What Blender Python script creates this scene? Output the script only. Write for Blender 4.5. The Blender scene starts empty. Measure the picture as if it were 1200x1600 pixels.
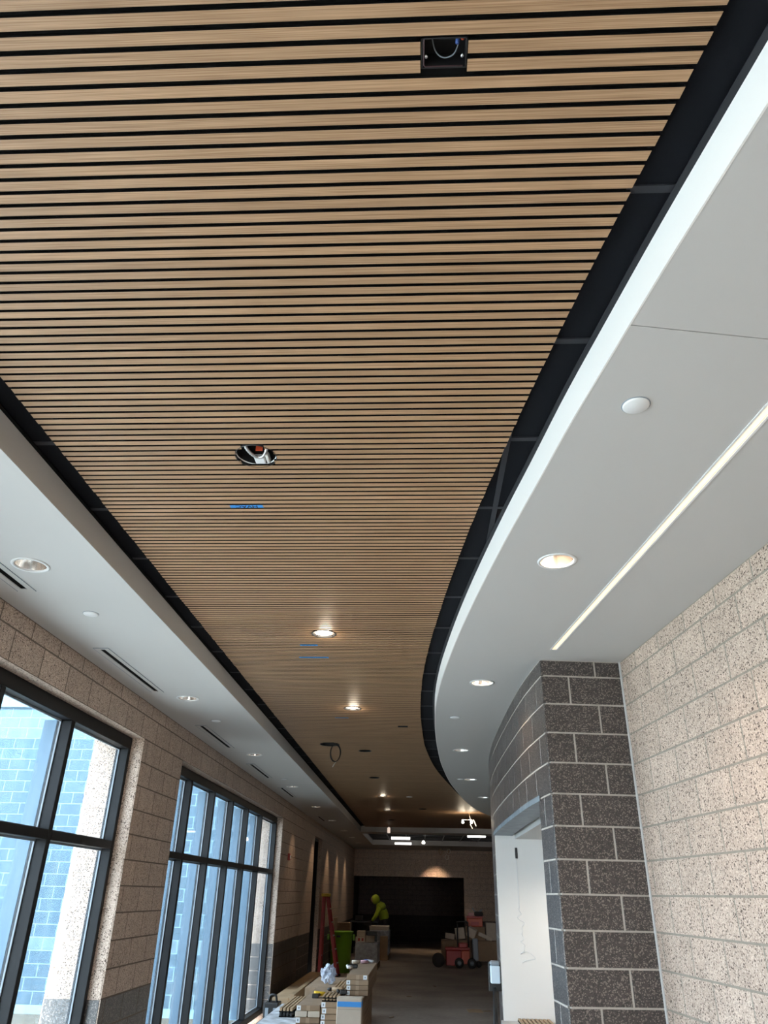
import bpy, bmesh, math, random
from mathutils import Vector, Matrix
random.seed(7)
C = bpy.context.scene.collection
S = bpy.context.scene

# ------------------------------------------------------------------ camera
H = 1.80                                   # eye height above the floor
def vn(v): return Vector(v).normalized()
F = 1135.0                                 # focal length in pixels of a 1200 px wide frame
cy = vn((58, 600, F)); cu = Vector((47, -2147, F)); cu = (cu - cy*cu.dot(cy)).normalized(); cx = cy.cross(cu)
cam_d = bpy.data.cameras.new('camera'); cam = bpy.data.objects.new('camera', cam_d); C.objects.link(cam)
cam_d.sensor_fit = 'HORIZONTAL'; cam_d.sensor_width = 36; cam_d.lens = 36*F/1200
cam_d.clip_start = .02; cam_d.clip_end = 200
m = Matrix(((cx.x, -cx.y, -cx.z, 0), (cy.x, -cy.y, -cy.z, 0), (cu.x, -cu.y, -cu.z, H), (0, 0, 0, 1)))
cam.matrix_world = m
S.camera = cam

# ------------------------------------------------------------------ world, sun, exposure
w = bpy.data.worlds.new('sky'); S.world = w; w.use_nodes = True
nt = w.node_tree; bg = nt.nodes['Background']
bg.inputs['Color'].default_value = (.97, .975, 1.0, 1); bg.inputs['Strength'].default_value = 4.2
sun_d = bpy.data.lights.new('sun', 'SUN'); sun_d.energy = 9.5; sun_d.angle = .012; sun_d.color = (1, .95, .86)
sun = bpy.data.objects.new('sun', sun_d); C.objects.link(sun)
sun.rotation_euler = Vector((-.03, -.8, .6)).to_track_quat('Z', 'Y').to_euler()
sun.location = (-3, -8, 8)
S.view_settings.view_transform = 'Standard'
try: S.view_settings.look = 'None'
except Exception: pass
S.view_settings.gamma = 1; S.view_settings.use_curve_mapping = False
S.view_settings.exposure = 1.24
S.cycles.max_bounces = 10; S.cycles.diffuse_bounces = 6; S.cycles.glossy_bounces = 4
S.cycles.transparent_max_bounces = 16; S.cycles.sample_clamp_indirect = 4
S.cycles.caustics_reflective = False; S.cycles.caustics_refractive = False

# ------------------------------------------------------------------ materials
def node(t, kind, **kw):
    n = t.nodes.new(kind)
    for k, v in kw.items(): setattr(n, k, v)
    return n
def mat(name, col, rough=.6, metal=0, var=0.0, vscale=8, bump=0.0, bscale=60, emit=None, es=1, spec=.5, randv=0.0):
    M = bpy.data.materials.new(name); M.use_nodes = True; t = M.node_tree; b = t.nodes['Principled BSDF']
    b.inputs['Base Color'].default_value = (*col, 1); b.inputs['Roughness'].default_value = rough
    b.inputs['Metallic'].default_value = metal; b.inputs['Specular IOR Level'].default_value = spec
    if var or randv:
        tc = node(t, 'ShaderNodeTexCoord'); nz = node(t, 'ShaderNodeTexNoise'); nz.inputs['Scale'].default_value = vscale
        nz.inputs['Detail'].default_value = 5; t.links.new(tc.outputs['Object'], nz.inputs['Vector'])
        mr = node(t, 'ShaderNodeMapRange'); mr.inputs['From Min'].default_value = .3; mr.inputs['From Max'].default_value = .7
        mr.inputs['To Min'].default_value = 1-var; mr.inputs['To Max'].default_value = 1+var
        t.links.new(nz.outputs['Fac'], mr.inputs['Value'])
        oi = node(t, 'ShaderNodeObjectInfo'); ma = node(t, 'ShaderNodeMapRange')
        ma.inputs['To Min'].default_value = 1-randv; ma.inputs['To Max'].default_value = 1+randv
        t.links.new(oi.outputs['Random'], ma.inputs['Value'])
        mu = node(t, 'ShaderNodeMath', operation='MULTIPLY'); t.links.new(mr.outputs[0], mu.inputs[0]); t.links.new(ma.outputs[0], mu.inputs[1])
        vm = node(t, 'ShaderNodeVectorMath', operation='SCALE'); vm.inputs[0].default_value = col
        t.links.new(mu.outputs[0], vm.inputs['Scale']); t.links.new(vm.outputs[0], b.inputs['Base Color'])
    if bump:
        tc = node(t, 'ShaderNodeTexCoord'); nz = node(t, 'ShaderNodeTexNoise'); nz.inputs['Scale'].default_value = bscale
        nz.inputs['Detail'].default_value = 4
        t.links.new(tc.outputs['Object'], nz.inputs['Vector']); bp = node(t, 'ShaderNodeBump'); bp.inputs['Strength'].default_value = bump
        bp.inputs['Distance'].default_value = .01
        t.links.new(nz.outputs['Fac'], bp.inputs['Height']); t.links.new(bp.outputs[0], b.inputs['Normal'])
    if emit:
        b.inputs['Emission Color'].default_value = (*emit, 1); b.inputs['Emission Strength'].default_value = es
    return M

def speckle(name, base, dark, light, fd, fl, scale=155, randv=.06, coat=0.0, brick=None):
    """ground-face concrete block: aggregate specks in a cement matrix; brick=(axis, dark base, dark speck, band z) draws joints too"""
    M = bpy.data.materials.new(name); M.use_nodes = True; t = M.node_tree; b = t.nodes['Principled BSDF']; L = t.links
    b.inputs['Roughness'].default_value = .62-coat*.5; b.inputs['Specular IOR Level'].default_value = .35 + coat
    g = node(t, 'ShaderNodeNewGeometry')
    vo = node(t, 'ShaderNodeTexVoronoi'); vo.inputs['Scale'].default_value = scale; L.new(g.outputs['Position'], vo.inputs['Vector'])
    sp = node(t, 'ShaderNodeSeparateColor'); L.new(vo.outputs['Color'], sp.inputs[0])
    nz = node(t, 'ShaderNodeTexNoise'); nz.inputs['Scale'].default_value = 7; nz.inputs['Detail'].default_value = 6; L.new(g.outputs['Position'], nz.inputs['Vector'])
    md = node(t, 'ShaderNodeMath', operation='LESS_THAN'); md.inputs[1].default_value = fd; L.new(sp.outputs[0], md.inputs[0])
    ml = node(t, 'ShaderNodeMath', operation='GREATER_THAN'); ml.inputs[1].default_value = 1-fl; L.new(sp.outputs[0], ml.inputs[0])
    def mixc(f, a, c):
        mx = node(t, 'ShaderNodeMix', data_type='RGBA')
        if f is not None: L.new(f, mx.inputs[0])
        for s, v in ((6, a), (7, c)):
            if isinstance(v, tuple): mx.inputs[s].default_value = (*v, 1)
            else: L.new(v, mx.inputs[s])
        return mx
    a = mixc(md.outputs[0], base, dark); a2 = mixc(ml.outputs[0], a.outputs[2], light)
    col = a2.outputs[2]
    if brick:
        ax, base2, dark2, light2, band, mortar = brick
        sx = node(t, 'ShaderNodeSeparateXYZ'); L.new(g.outputs['Position'], sx.inputs[0])
        c2 = mixc(ml.outputs[0], mixc(md.outputs[0], base2, dark2).outputs[2], light2)
        lt = node(t, 'ShaderNodeMath', operation='LESS_THAN'); lt.inputs[1].default_value = band; L.new(sx.outputs[2], lt.inputs[0])
        body = mixc(lt.outputs[0], col, c2.outputs[2])
        cb = node(t, 'ShaderNodeCombineXYZ'); L.new(sx.outputs[ax], cb.inputs[0]); L.new(sx.outputs[2], cb.inputs[1])
        br = node(t, 'ShaderNodeTexBrick'); L.new(cb.outputs[0], br.inputs['Vector']); br.offset = .5
        for k, v in (('Scale', 1), ('Mortar Size', .006), ('Mortar Smooth', .1), ('Brick Width', .4064), ('Row Height', .2032), ('Bias', 0)): br.inputs[k].default_value = v
        f = mixc(br.outputs['Fac'], body.outputs[2], mortar); col = f.outputs[2]
    oi = node(t, 'ShaderNodeObjectInfo'); mr = node(t, 'ShaderNodeMapRange'); mr.inputs['To Min'].default_value = 1-randv; mr.inputs['To Max'].default_value = 1+randv
    L.new(oi.outputs['Random'], mr.inputs['Value'])
    m2 = node(t, 'ShaderNodeMapRange'); m2.inputs['From Min'].default_value = .3; m2.inputs['From Max'].default_value = .7; m2.inputs['To Min'].default_value = .92; m2.inputs['To Max'].default_value = 1.08
    L.new(nz.outputs['Fac'], m2.inputs['Value'])
    mu = node(t, 'ShaderNodeMath', operation='MULTIPLY'); L.new(mr.outputs[0], mu.inputs[0]); L.new(m2.outputs[0], mu.inputs[1])
    vm = node(t, 'ShaderNodeVectorMath', operation='SCALE'); L.new(col, vm.inputs[0]); L.new(mu.outputs[0], vm.inputs['Scale'])
    L.new(vm.outputs[0], b.inputs['Base Color'])
    bp = node(t, 'ShaderNodeBump'); bp.inputs['Strength'].default_value = .25; bp.inputs['Distance'].default_value = .002
    L.new(sp.outputs[0], bp.inputs['Height']); L.new(bp.outputs[0], b.inputs['Normal'])
    return M

LB, LD, LL = (.50, .38, .305), (.10, .065, .05), (.66, .535, .44)
DB, DD, DL = (.052, .040, .037), (.022, .018, .017), (.21, .175, .155)
M_light = speckle('light_block', LB, LD, LL, .14, .22)
M_dark = speckle('dark_block', DB, DD, DL, .25, .20, coat=.5)
M_light_far = speckle('light_block_wall', LB, LD, LL, .16, .25, brick=(1, DB, DD, DL, 1.016, (.30, .26, .22)))
M_light_farx = speckle('back_block_wall', LB, LD, LL, .16, .25, brick=(0, DB, DD, DL, 1.016, (.30, .26, .22)))
M_darkroom = speckle('dark_block_wall', (.26, .20, .17), DD, DL, .25, .05, brick=(0, DB, DD, DL, 1.016, (.09, .08, .07)))
M_mortar_l = mat('shaded_mortar', (.17, .13, .105), .9)  # mortar darkened: shade of the recessed left-wall joints is in the colour
M_mortar = mat('grey_mortar', (.29, .25, .205), .9, var=.1, vscale=30)
M_mortar_d = mat('pale_mortar', (.44, .40, .36), .9, var=.1, vscale=30)
M_ext_d = speckle('blue_cast_dark_block', (.028, .062, .095), (.02, .045, .07), (.045, .09, .13), .25, .15)  # blue of skylight and tinted glass put into the outer block colours
M_ext_l = speckle('blue_cast_split_block', (.055, .10, .13), (.04, .07, .09), (.10, .15, .18), .2, .2)
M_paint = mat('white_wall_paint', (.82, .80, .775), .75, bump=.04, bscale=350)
M_paint_shade = mat('shaded_white_paint', (.53, .515, .50), .7, bump=.03, bscale=350)  # same white paint, soffit shade put into this darker copy
M_black = mat('black_ceiling_panel', (.006, .0065, .009), .9, spec=.12)
M_tee = mat('dark_grey_grid_bar', (.024, .025, .030), .6, spec=.2)
M_teef = mat('grey_grid_bar', (.30, .31, .34), .6)
M_felt = mat('black_felt_backing', (.006, .006, .006), .95, spec=.1)
M_frame = mat('dark_bronze_window_frame', (.007, .007, .008), .5, spec=.25)
M_alu = mat('outer_window_frame', (.10, .18, .26), .45)
M_trimw = mat('white_fixture_trim', (.78, .78, .78), .45)
M_refl = mat('brushed_reflector', (.85, .80, .76), .22, metal=1)
M_lamp = mat('warm_lamp', (.9, .8, .7), .5, emit=(1, .80, .58), es=3.0)
M_lampoff = mat('dim_lamp', (.8, .7, .6), .5, emit=(1, .80, .68), es=.32)
M_bulb = mat('bright_bulb', (1, 1, 1), .5, emit=(1, .93, .80), es=8)
M_led = mat('warm_led_lens', (.9, .8, .6), .5, emit=(1.0, .70, .39), es=.56)
M_trof = mat('cool_white_light_panel', (1, 1, 1), .5, emit=(1, .97, .9), es=2.2)
M_bk = mat('black_plastic', (.012, .012, .013), .45)
M_roof = mat('plenum_black', (.01, .01, .01), .9)
M_ochre = mat('tan_wood', (.35, .24, .14), .6, var=.15, vscale=4)
M_card = mat('brown_cardboard', (.30, .205, .13), .85, var=.08, vscale=9, randv=.13)
M_cardl = mat('pale_cardboard', (.56, .48, .39), .85, var=.05, vscale=9, randv=.08)
M_ptape = mat('tan_packing_tape', (.36,.25,.16), .3)
M_label = mat('white_paper_label', (.80, .84, .88), .7)
M_tape = mat('blue_painters_tape', (.045, .28, .70), .6)
M_ink = mat('black_marker_ink', (.01, .01, .03), .7)
M_red = mat('red_fibreglass', (.33, .02, .018), .45)
M_redp = mat('red_plastic', (.38, .022, .018), .4)
M_orange = mat('orange_red_plastic', (.55, .075, .025), .4)
M_yel = mat('yellow_plastic', (.70, .45, .03), .5)
M_alum = mat('bare_aluminium', (.6, .6, .6), .35, metal=.9)
M_green = mat('lime_green_plastic', (.20, .42, .015), .45)
M_hiv = mat('hi_vis_yellow_cloth', (.27, .34, .012), .85, bump=.3, bscale=15)
M_trou = mat('dark_work_trousers', (.025, .022, .022), .9)
M_skin = mat('skin', (.42, .24, .16), .6)
M_wrap = mat('grey_stretch_wrap', (.30, .31, .34), .3, var=.3, vscale=12, bump=.6, bscale=25)
M_steel = mat('grey_steel_lintel', (.20, .24, .27), .55, var=.2, vscale=10)
M_cord = mat('white_cord', (.66, .62, .58), .6)
M_blu = mat('blue_grey_plastic', (.25, .29, .33), .5)
M_bluep = mat('blue_plastic', (.05, .12, .4), .5)
M_pallet = mat('pallet_wood', (.22, .16, .10), .85, var=.2, vscale=6, randv=.1)
M_mud = mat('grey_dark_fabric', (.05, .045, .045), .9)
M_pink = mat('pale_pink_plastic', (.6, .35, .38), .6)

# oak slat wood, grain runs across the corridor (x)
M_wood = bpy.data.materials.new('oak_slat_veneer'); M_wood.use_nodes = True
t = M_wood.node_tree; b = t.nodes['Principled BSDF']; b.inputs['Roughness'].default_value = .5; L = t.links
g = node(t, 'ShaderNodeNewGeometry'); sx = node(t, 'ShaderNodeSeparateXYZ'); L.new(g.outputs['Position'], sx.inputs[0])
dv = node(t, 'ShaderNodeMath', operation='DIVIDE'); dv.inputs[1].default_value = .0412; L.new(sx.outputs[1], dv.inputs[0])
fl = node(t, 'ShaderNodeMath', operation='FLOOR'); L.new(dv.outputs[0], fl.inputs[0])
wn = node(t, 'ShaderNodeTexWhiteNoise', noise_dimensions='1D'); L.new(fl.outputs[0], wn.inputs['W'])
mp = node(t, 'ShaderNodeMapping'); mp.inputs['Scale'].default_value = (3.2, 420, 60); L.new(g.outputs['Position'], mp.inputs['Vector'])
nz = node(t, 'ShaderNodeTexNoise'); nz.inputs['Scale'].default_value = 1; nz.inputs['Detail'].default_value = 5; nz.inputs['Distortion'].default_value = .4
L.new(mp.outputs[0], nz.inputs['Vector'])
cr = node(t, 'ShaderNodeValToRGB'); cr.color_ramp.elements[0].position = .34; cr.color_ramp.elements[0].color = (.27, .150, .073, 1)
cr.color_ramp.elements[1].position = .66; cr.color_ramp.elements[1].color = (.51, .318, .185, 1); L.new(nz.outputs['Fac'], cr.inputs[0])
mr = node(t, 'ShaderNodeMapRange'); mr.inputs['To Min'].default_value = .88; mr.inputs['To Max'].default_value = 1.1; L.new(wn.outputs['Value'], mr.inputs['Value'])
vm = node(t, 'ShaderNodeVectorMath', operation='SCALE'); L.new(cr.outputs[0], vm.inputs[0]); L.new(mr.outputs[0], vm.inputs['Scale']); L.new(vm.outputs[0], b.inputs['Base Color'])

# concrete floor
M_floor = bpy.data.materials.new('bare_concrete_floor'); M_floor.use_nodes = True
t = M_floor.node_tree; b = t.nodes['Principled BSDF']; L = t.links
g = node(t, 'ShaderNodeNewGeometry'); n1 = node(t, 'ShaderNodeTexNoise'); n1.inputs['Scale'].default_value = .9; n1.inputs['Detail'].default_value = 8
n2 = node(t, 'ShaderNodeTexNoise'); n2.inputs['Scale'].default_value = 14; n2.inputs['Detail'].default_value = 6
L.new(g.outputs['Position'], n1.inputs['Vector']); L.new(g.outputs['Position'], n2.inputs['Vector'])
ad = node(t, 'ShaderNodeMath', operation='MULTIPLY_ADD'); ad.inputs[1].default_value = .35; L.new(n2.outputs['Fac'], ad.inputs[0]); L.new(n1.outputs['Fac'], ad.inputs[2])
cr = node(t, 'ShaderNodeValToRGB'); cr.color_ramp.elements[0].position = .45; cr.color_ramp.elements[0].color = (.12, .098, .083, 1)
cr.color_ramp.elements[1].position = .9; cr.color_ramp.elements[1].color = (.33, .285, .25, 1); L.new(ad.outputs[0], cr.inputs[0]); L.new(cr.outputs[0], b.inputs['Base Color'])
b.inputs['Roughness'].default_value = .5
M_ground = mat('pale_ground', (.62, .60, .56), .9, var=.15, vscale=1.5)

# dusty blue-tinted glazing
def glassmat(name, tint, dust, dcol):
    M = bpy.data.materials.new(name); M.use_nodes = True; t = M.node_tree; t.nodes.remove(t.nodes['Principled BSDF']); L = t.links
    out = t.nodes['Material Output']
    tr = node(t, 'ShaderNodeBsdfTransparent'); tr.inputs[0].default_value = (*tint, 1)
    gl = node(t, 'ShaderNodeBsdfGlossy'); gl.inputs['Roughness'].default_value = .03
    di = node(t, 'ShaderNodeBsdfTranslucent'); di.inputs[0].default_value = (*dcol, 1)
    g = node(t, 'ShaderNodeNewGeometry'); mp = node(t, 'ShaderNodeMapping'); mp.inputs['Scale'].default_value = (2, 5, 1.3)
    L.new(g.outputs['Position'], mp.inputs['Vector'])
    nz = node(t, 'ShaderNodeTexNoise'); nz.inputs['Scale'].default_value = 1.4; nz.inputs['Detail'].default_value = 3; nz.inputs['Distortion'].default_value = .8
    L.new(mp.outputs[0], nz.inputs['Vector'])
    mr = node(t, 'ShaderNodeMapRange'); mr.inputs['From Min'].default_value = .35; mr.inputs['From Max'].default_value = .75
    mr.inputs['To Min'].default_value = dust*.5; mr.inputs['To Max'].default_value = dust*1.6; L.new(nz.outputs['Fac'], mr.inputs['Value'])
    m1 = node(t, 'ShaderNodeMixShader'); L.new(mr.outputs[0], m1.inputs[0]); L.new(tr.outputs[0], m1.inputs[1]); L.new(di.outputs[0], m1.inputs[2])
    lw = node(t, 'ShaderNodeLayerWeight'); lw.inputs[0].default_value = .5
    pw = node(t, 'ShaderNodeMath', operation='POWER'); pw.inputs[1].default_value = 4.5; L.new(lw.outputs['Facing'], pw.inputs[0])
    fr = node(t, 'ShaderNodeMath', operation='MULTIPLY_ADD'); fr.inputs[1].default_value = .45; fr.inputs[2].default_value = .03; L.new(pw.outputs[0], fr.inputs[0])
    m2 = node(t, 'ShaderNodeMixShader'); L.new(fr.outputs[0], m2.inputs[0]); L.new(m1.outputs[0], m2.inputs[1]); L.new(gl.outputs[0], m2.inputs[2])
    L.new(m2.outputs[0], out.inputs[0]); return M
M_glass = glassmat('dusty_tinted_glass', (.77, .87, .94), .012, (.75, .85, .92))
M_glassc = glassmat('clear_glass', (.92, .95, .95), .03, (.9, .9, .9))
def bagmat():
    M = bpy.data.materials.new('clear_plastic_film'); M.use_nodes = True; t = M.node_tree; t.nodes.remove(t.nodes['Principled BSDF']); L = t.links
    tr = node(t, 'ShaderNodeBsdfTransparent'); pr = node(t, 'ShaderNodeBsdfPrincipled'); pr.inputs['Base Color'].default_value = (.6, .65, .75, 1); pr.inputs['Roughness'].default_value = .2
    mx = node(t, 'ShaderNodeMixShader'); mx.inputs[0].default_value = .6; L.new(tr.outputs[0], mx.inputs[1]); L.new(pr.outputs[0], mx.inputs[2]); L.new(mx.outputs[0], t.nodes['Material Output'].inputs[0]); return M
M_film = bagmat()

# ------------------------------------------------------------------ mesh helpers
class MB:
    def __init__(s): s.v = []; s.f = []; s.m = []; s.sm = []
    def add(s, vs, fs, mi=0, smooth=False):
        o = len(s.v); s.v += [tuple(v) for v in vs]; s.f += [tuple(i+o for i in f) for f in fs]
        s.m += (mi if isinstance(mi, list) else [mi]*len(fs)); s.sm += [smooth]*len(fs); return s
    def box(s, x0, y0, z0, x1, y1, z1, mi=0, rot=0, tilt=None):
        vs = [Vector(p) for p in ((x0,y0,z0),(x1,y0,z0),(x1,y1,z0),(x0,y1,z0),(x0,y0,z1),(x1,y0,z1),(x1,y1,z1),(x0,y1,z1))]
        if rot or tilt:
            c = Vector(((x0+x1)/2, (y0+y1)/2, (z0+z1)/2)); R = Matrix.Rotation(rot, 3, 'Z')
            if tilt: R = R @ Matrix.Rotation(tilt[0], 3, 'X') @ Matrix.Rotation(tilt[1], 3, 'Y')
            vs = [c + R @ (v-c) for v in vs]
        return s.add(vs, [(0,3,2,1),(4,5,6,7),(0,1,5,4),(1,2,6,5),(2,3,7,6),(3,0,4,7)], mi)
    def bbox(s, x0, y0, z0, x1, y1, z1, c=.004, mi=0, rot=0, tilt=None):
        "box with chamfered edges"
        X, Y, Z = (x0, x1), (y0, y1), (z0, z1); vs = []; idx = {}
        for i in (0,1):
            for j in (0,1):
                for k in (0,1):
                    p = (X[i], Y[j], Z[k]); d = (c if i == 0 else -c, c if j == 0 else -c, c if k == 0 else -c)
                    for a in range(3):
                        q = [p[n] + (d[n] if n != a else 0) for n in range(3)]; idx[(i,j,k,a)] = len(vs); vs.append(Vector(q))
        fs = []
        for a in range(3):
            b_, c_ = [(1,2),(2,0),(0,1)][a]
            for e in (0,1):
                q = []
                for (u, v) in ((0,0),(1,0),(1,1),(0,1)):
                    t3 = [0,0,0]; t3[a] = e; t3[b_] = u; t3[c_] = v; q.append(idx[(*t3, a)])
                fs.append(tuple(q if e else q[::-1]))
            for u in (0,1):
                for v in (0,1):
                    e0 = [0,0,0]; e1 = [0,0,0]; e0[b_] = e1[b_] = u; e0[c_] = e1[c_] = v; e1[a] = 1
                    q = [idx[(*e0,b_)], idx[(*e1,b_)], idx[(*e1,c_)], idx[(*e0,c_)]]
                    fs.append(tuple(q if (u == v) else q[::-1]))
        for i in (0,1):
            for j in (0,1):
                for k in (0,1):
                    q = [idx[(i,j,k,a)] for a in range(3)]; fs.append(tuple(q if (i+j+k) % 2 else q[::-1]))
        if rot or tilt:
            cc = Vector(((x0+x1)/2, (y0+y1)/2, (z0+z1)/2)); R = Matrix.Rotation(rot, 3, 'Z')
            if tilt: R = R @ Matrix.Rotation(tilt[0], 3, 'X') @ Matrix.Rotation(tilt[1], 3, 'Y')
            vs = [cc + R @ (v-cc) for v in vs]
        return s.add(vs, fs, mi)
    def prism(s, poly, z0, z1, mi=0, mtop=None, mside=None):
        n = len(poly); ar = sum(poly[i][0]*poly[(i+1)%n][1]-poly[(i+1)%n][0]*poly[i][1] for i in range(n))
        if ar < 0: poly = poly[::-1]
        vs = [(p[0],p[1],z0) for p in poly]+[(p[0],p[1],z1) for p in poly]
        fs = [tuple(range(n-1,-1,-1)), tuple(range(n,2*n))]+[(i,(i+1)%n,n+(i+1)%n,n+i) for i in range(n)]
        return s.add(vs, fs, [mi, mi if mtop is None else mtop]+[mi if mside is None else mside]*n)
    def lathe(s, prof, cx_, cy_, z=0, n=20, mi=0, smooth=True, cap0=False, cap1=False, sx=1, sy=1):
        vs = []; fs = []
        for (r, h) in prof:
            for k in range(n): a = 2*math.pi*k/n; vs.append((cx_+r*math.cos(a)*sx, cy_+r*math.sin(a)*sy, z+h))
        for i in range(len(prof)-1):
            for k in range(n): k2 = (k+1) % n; fs.append((i*n+k, i*n+k2, (i+1)*n+k2, (i+1)*n+k))
        if cap0: fs.append(tuple(range(n-1,-1,-1)))
        if cap1: fs.append(tuple(range((len(prof)-1)*n, len(prof)*n)))
        return s.add(vs, fs, mi, smooth)
    def tube(s, pts, r, n=8, mi=0, smooth=True, closed=False):
        P = [Vector(p) for p in pts]; vs = []; fs = []; N = len(P); up = None
        for i, p in enumerate(P):
            d = ((P[(i+1) % N] - P[i-1]) if closed else (P[min(i+1,N-1)]-P[max(i-1,0)])).normalized()
            if up is None: up = d.orthogonal().normalized()
            up = (up - d*up.dot(d)); up = up.normalized() if up.length > 1e-6 else d.orthogonal().normalized()
            sd = d.cross(up); rr = r[i] if isinstance(r, (list, tuple)) else r
            for k in range(n): a = 2*math.pi*k/n; vs.append(p + up*math.cos(a)*rr + sd*math.sin(a)*rr)
        for i in range(N if closed else N-1):
            j = (i+1) % N
            for k in range(n): k2 = (k+1) % n; fs.append((i*n+k, i*n+k2, j*n+k2, j*n+k))
        if not closed: fs += [tuple(range(n-1,-1,-1)), tuple(range((N-1)*n, N*n))]
        return s.add(vs, fs, mi, smooth)
    def mesh(s, name, mats, off=(0,0,0)):
        me = bpy.data.meshes.new(name); me.from_pydata([(v[0]-off[0], v[1]-off[1], v[2]-off[2]) for v in s.v], [], s.f)
        for q in (mats if isinstance(mats, (list, tuple)) else [mats]): me.materials.append(q)
        me.polygons.foreach_set('material_index', s.m); me.polygons.foreach_set('use_smooth', s.sm); me.update(); return me
    def build(s, name, mats, parent=None, kind=None, label=None):
        off = WL(parent) if parent else (0,0,0)
        o = bpy.data.objects.new(name, s.mesh(name, mats, off)); C.objects.link(o)
        if parent: o.parent = parent
        if kind: o['kind'] = kind
        if label: o['label'] = label
        return o
    def solo(s, name, mats, label, cat, group=None, base=None):
        "a thing that is one mesh, its origin at its base"
        xs = [v[0] for v in s.v]; ys = [v[1] for v in s.v]; zs = [v[2] for v in s.v]
        off = base or ((min(xs)+max(xs))/2, (min(ys)+max(ys))/2, min(zs))
        o = bpy.data.objects.new(name, s.mesh(name, mats, off)); o.location = off; C.objects.link(o)
        return tag(o, label, cat, group)
def WL(o):
    v = Vector((0,0,0))
    while o: v += Vector(o.location); o = o.parent
    return v
def tag(o, label, cat, group=None):
    o['label'] = label; o['category'] = cat
    if group: o['group'] = group
    return o
def thing(name, label, cat, loc, group=None):
    o = bpy.data.objects.new(name, None); o.location = loc; o.empty_display_size = .1; C.objects.link(o)
    return tag(o, label, cat, group)
def struct_root(name, loc=(0,0,0)):
    o = bpy.data.objects.new(name, None); o.location = loc; C.objects.link(o); o['kind'] = 'structure'; return o
def cut(o, cutter):
    me = cutter.mesh('cutter', []); co = bpy.data.objects.new('cutter', me); C.objects.link(co)
    md = o.modifiers.new('b', 'BOOLEAN'); md.operation = 'DIFFERENCE'; md.solver = 'EXACT'; md.object = co
    dg = bpy.context.evaluated_depsgraph_get(); dg.update()
    nm = bpy.data.meshes.new_from_object(o.evaluated_get(dg)); o.modifiers.clear(); o.data = nm
    bpy.data.objects.remove(co)
def catmull(pts, n):
    out = []
    P = [pts[0]] + list(pts) + [pts[-1]]
    for i in range(1, len(P)-2):
        for k in range(n):
            t_ = k/n; a, b_, c, d = (Vector(q) for q in P[i-1:i+3])
            out.append(.5*((2*b_)+(c-a)*t_+(2*a-5*b_+4*c-d)*t_*t_+(3*b_-a-3*c+d)*t_**3))
    out.append(Vector(pts[-1])); return out
def lut(tab, n=12):
    "(y, x) table -> function x(y)"
    cs = catmull([(a, b_, 0) for a, b_ in tab], n); ys = [c.x for c in cs]; xs = [c.y for c in cs]
    def f(y):
        if y <= ys[0]: return xs[0] + (y-ys[0])*(xs[2]-xs[0])/(ys[2]-ys[0])
        if y >= ys[-1]: return xs[-1]
        import bisect
        i = bisect.bisect_right(ys, y)-1; u = (y-ys[i])/(ys[i+1]-ys[i]); return xs[i]+(xs[i+1]-xs[i])*u
    return f

# ------------------------------------------------------------------ dimensions
XL = -2.57; ZC = 3.37; ZG = 3.52; ZS = 3.50; XF = -1.70; CH = .2032; BL = .4064
Y0 = -4.0
xe = lut([(1.06,.775),(1.47,.699),(1.9,.627),(2.3,.563),(2.75,.502),(3.26,.431),(3.97,.345),(4.67,.273),(5.42,.212),(6.1,.170),(6.95,.147),(7.94,.162),(9.08,.210),(10.55,.312),(12.54,.535),(15.3,.995),(17.17,1.52),(19.5,2.4),(22.3,4.2)])
xs_ = lut([(.89,.663),(1.22,.603),(1.587,.533),(1.92,.476),(2.30,.415),(2.65,.364),(3.155,.294),(3.68,.230),(4.53,.146),(5.436,.070),(6.37,.020),(7.62,.001),(8.79,.024),(9.84,.070),(11.44,.220),(13.3,.50),(15.3,.85),(17.17,1.37),(19.5,2.2),(22.3,4.0)])

# ------------------------------------------------------------------ shell: floor, roof, outside ground
MB().box(-2.575, Y0, -.2, 6.0, 38.4, 0).build('floor', M_floor, kind='structure')
MB().box(-40, -40, -.35, 40, 60, -.21).build('exterior_ground', M_ground, kind='structure')
MB().box(-9, 7.6, -.21, -3.12, 14.75, -.12).build('exterior_planting_bed', mat('dark_soil', (.07, .06, .045), .95, var=.4, vscale=9, bump=.6, bscale=12), kind='structure')  # soil added and kept dark to cut light bounced up through window_2
MB().box(-3.1, Y0-.3, 3.95, 6.3, 38.6, 4.4).build('roof_slab', M_roof, kind='structure')

# left soffit and right soffit (drywall), fixtures are cut into them later
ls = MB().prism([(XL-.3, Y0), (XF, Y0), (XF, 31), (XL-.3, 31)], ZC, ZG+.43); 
soffit_l = ls.build('ceiling_soffit_left', M_paint_shade, kind='structure')
def curve_poly(ya, yb, right, step=.25):
    n = max(2, int((yb-ya)/step)); pts = [(xe(ya+(yb-ya)*i/n), ya+(yb-ya)*i/n) for i in range(n+1)]
    return pts + [(right, yb), (right, ya)]
soffit_r = []
for (ya, yb, dz) in ((Y0, 1.742, 0), (1.746, 13.30, .0), (13.304, 22.3, 0)):
    po = curve_poly(ya, yb, 6.0)
    if ya == Y0: po[-2] = (6.0, yb+.9); 
    if abs(ya-1.746) < 1e-3: po[-1] = (6.0, ya+.9)
    soffit_r.append(MB().prism(po, ZC, ZG+.43).build('ceiling_soffit_right', M_paint_shade, kind='structure'))
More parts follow.
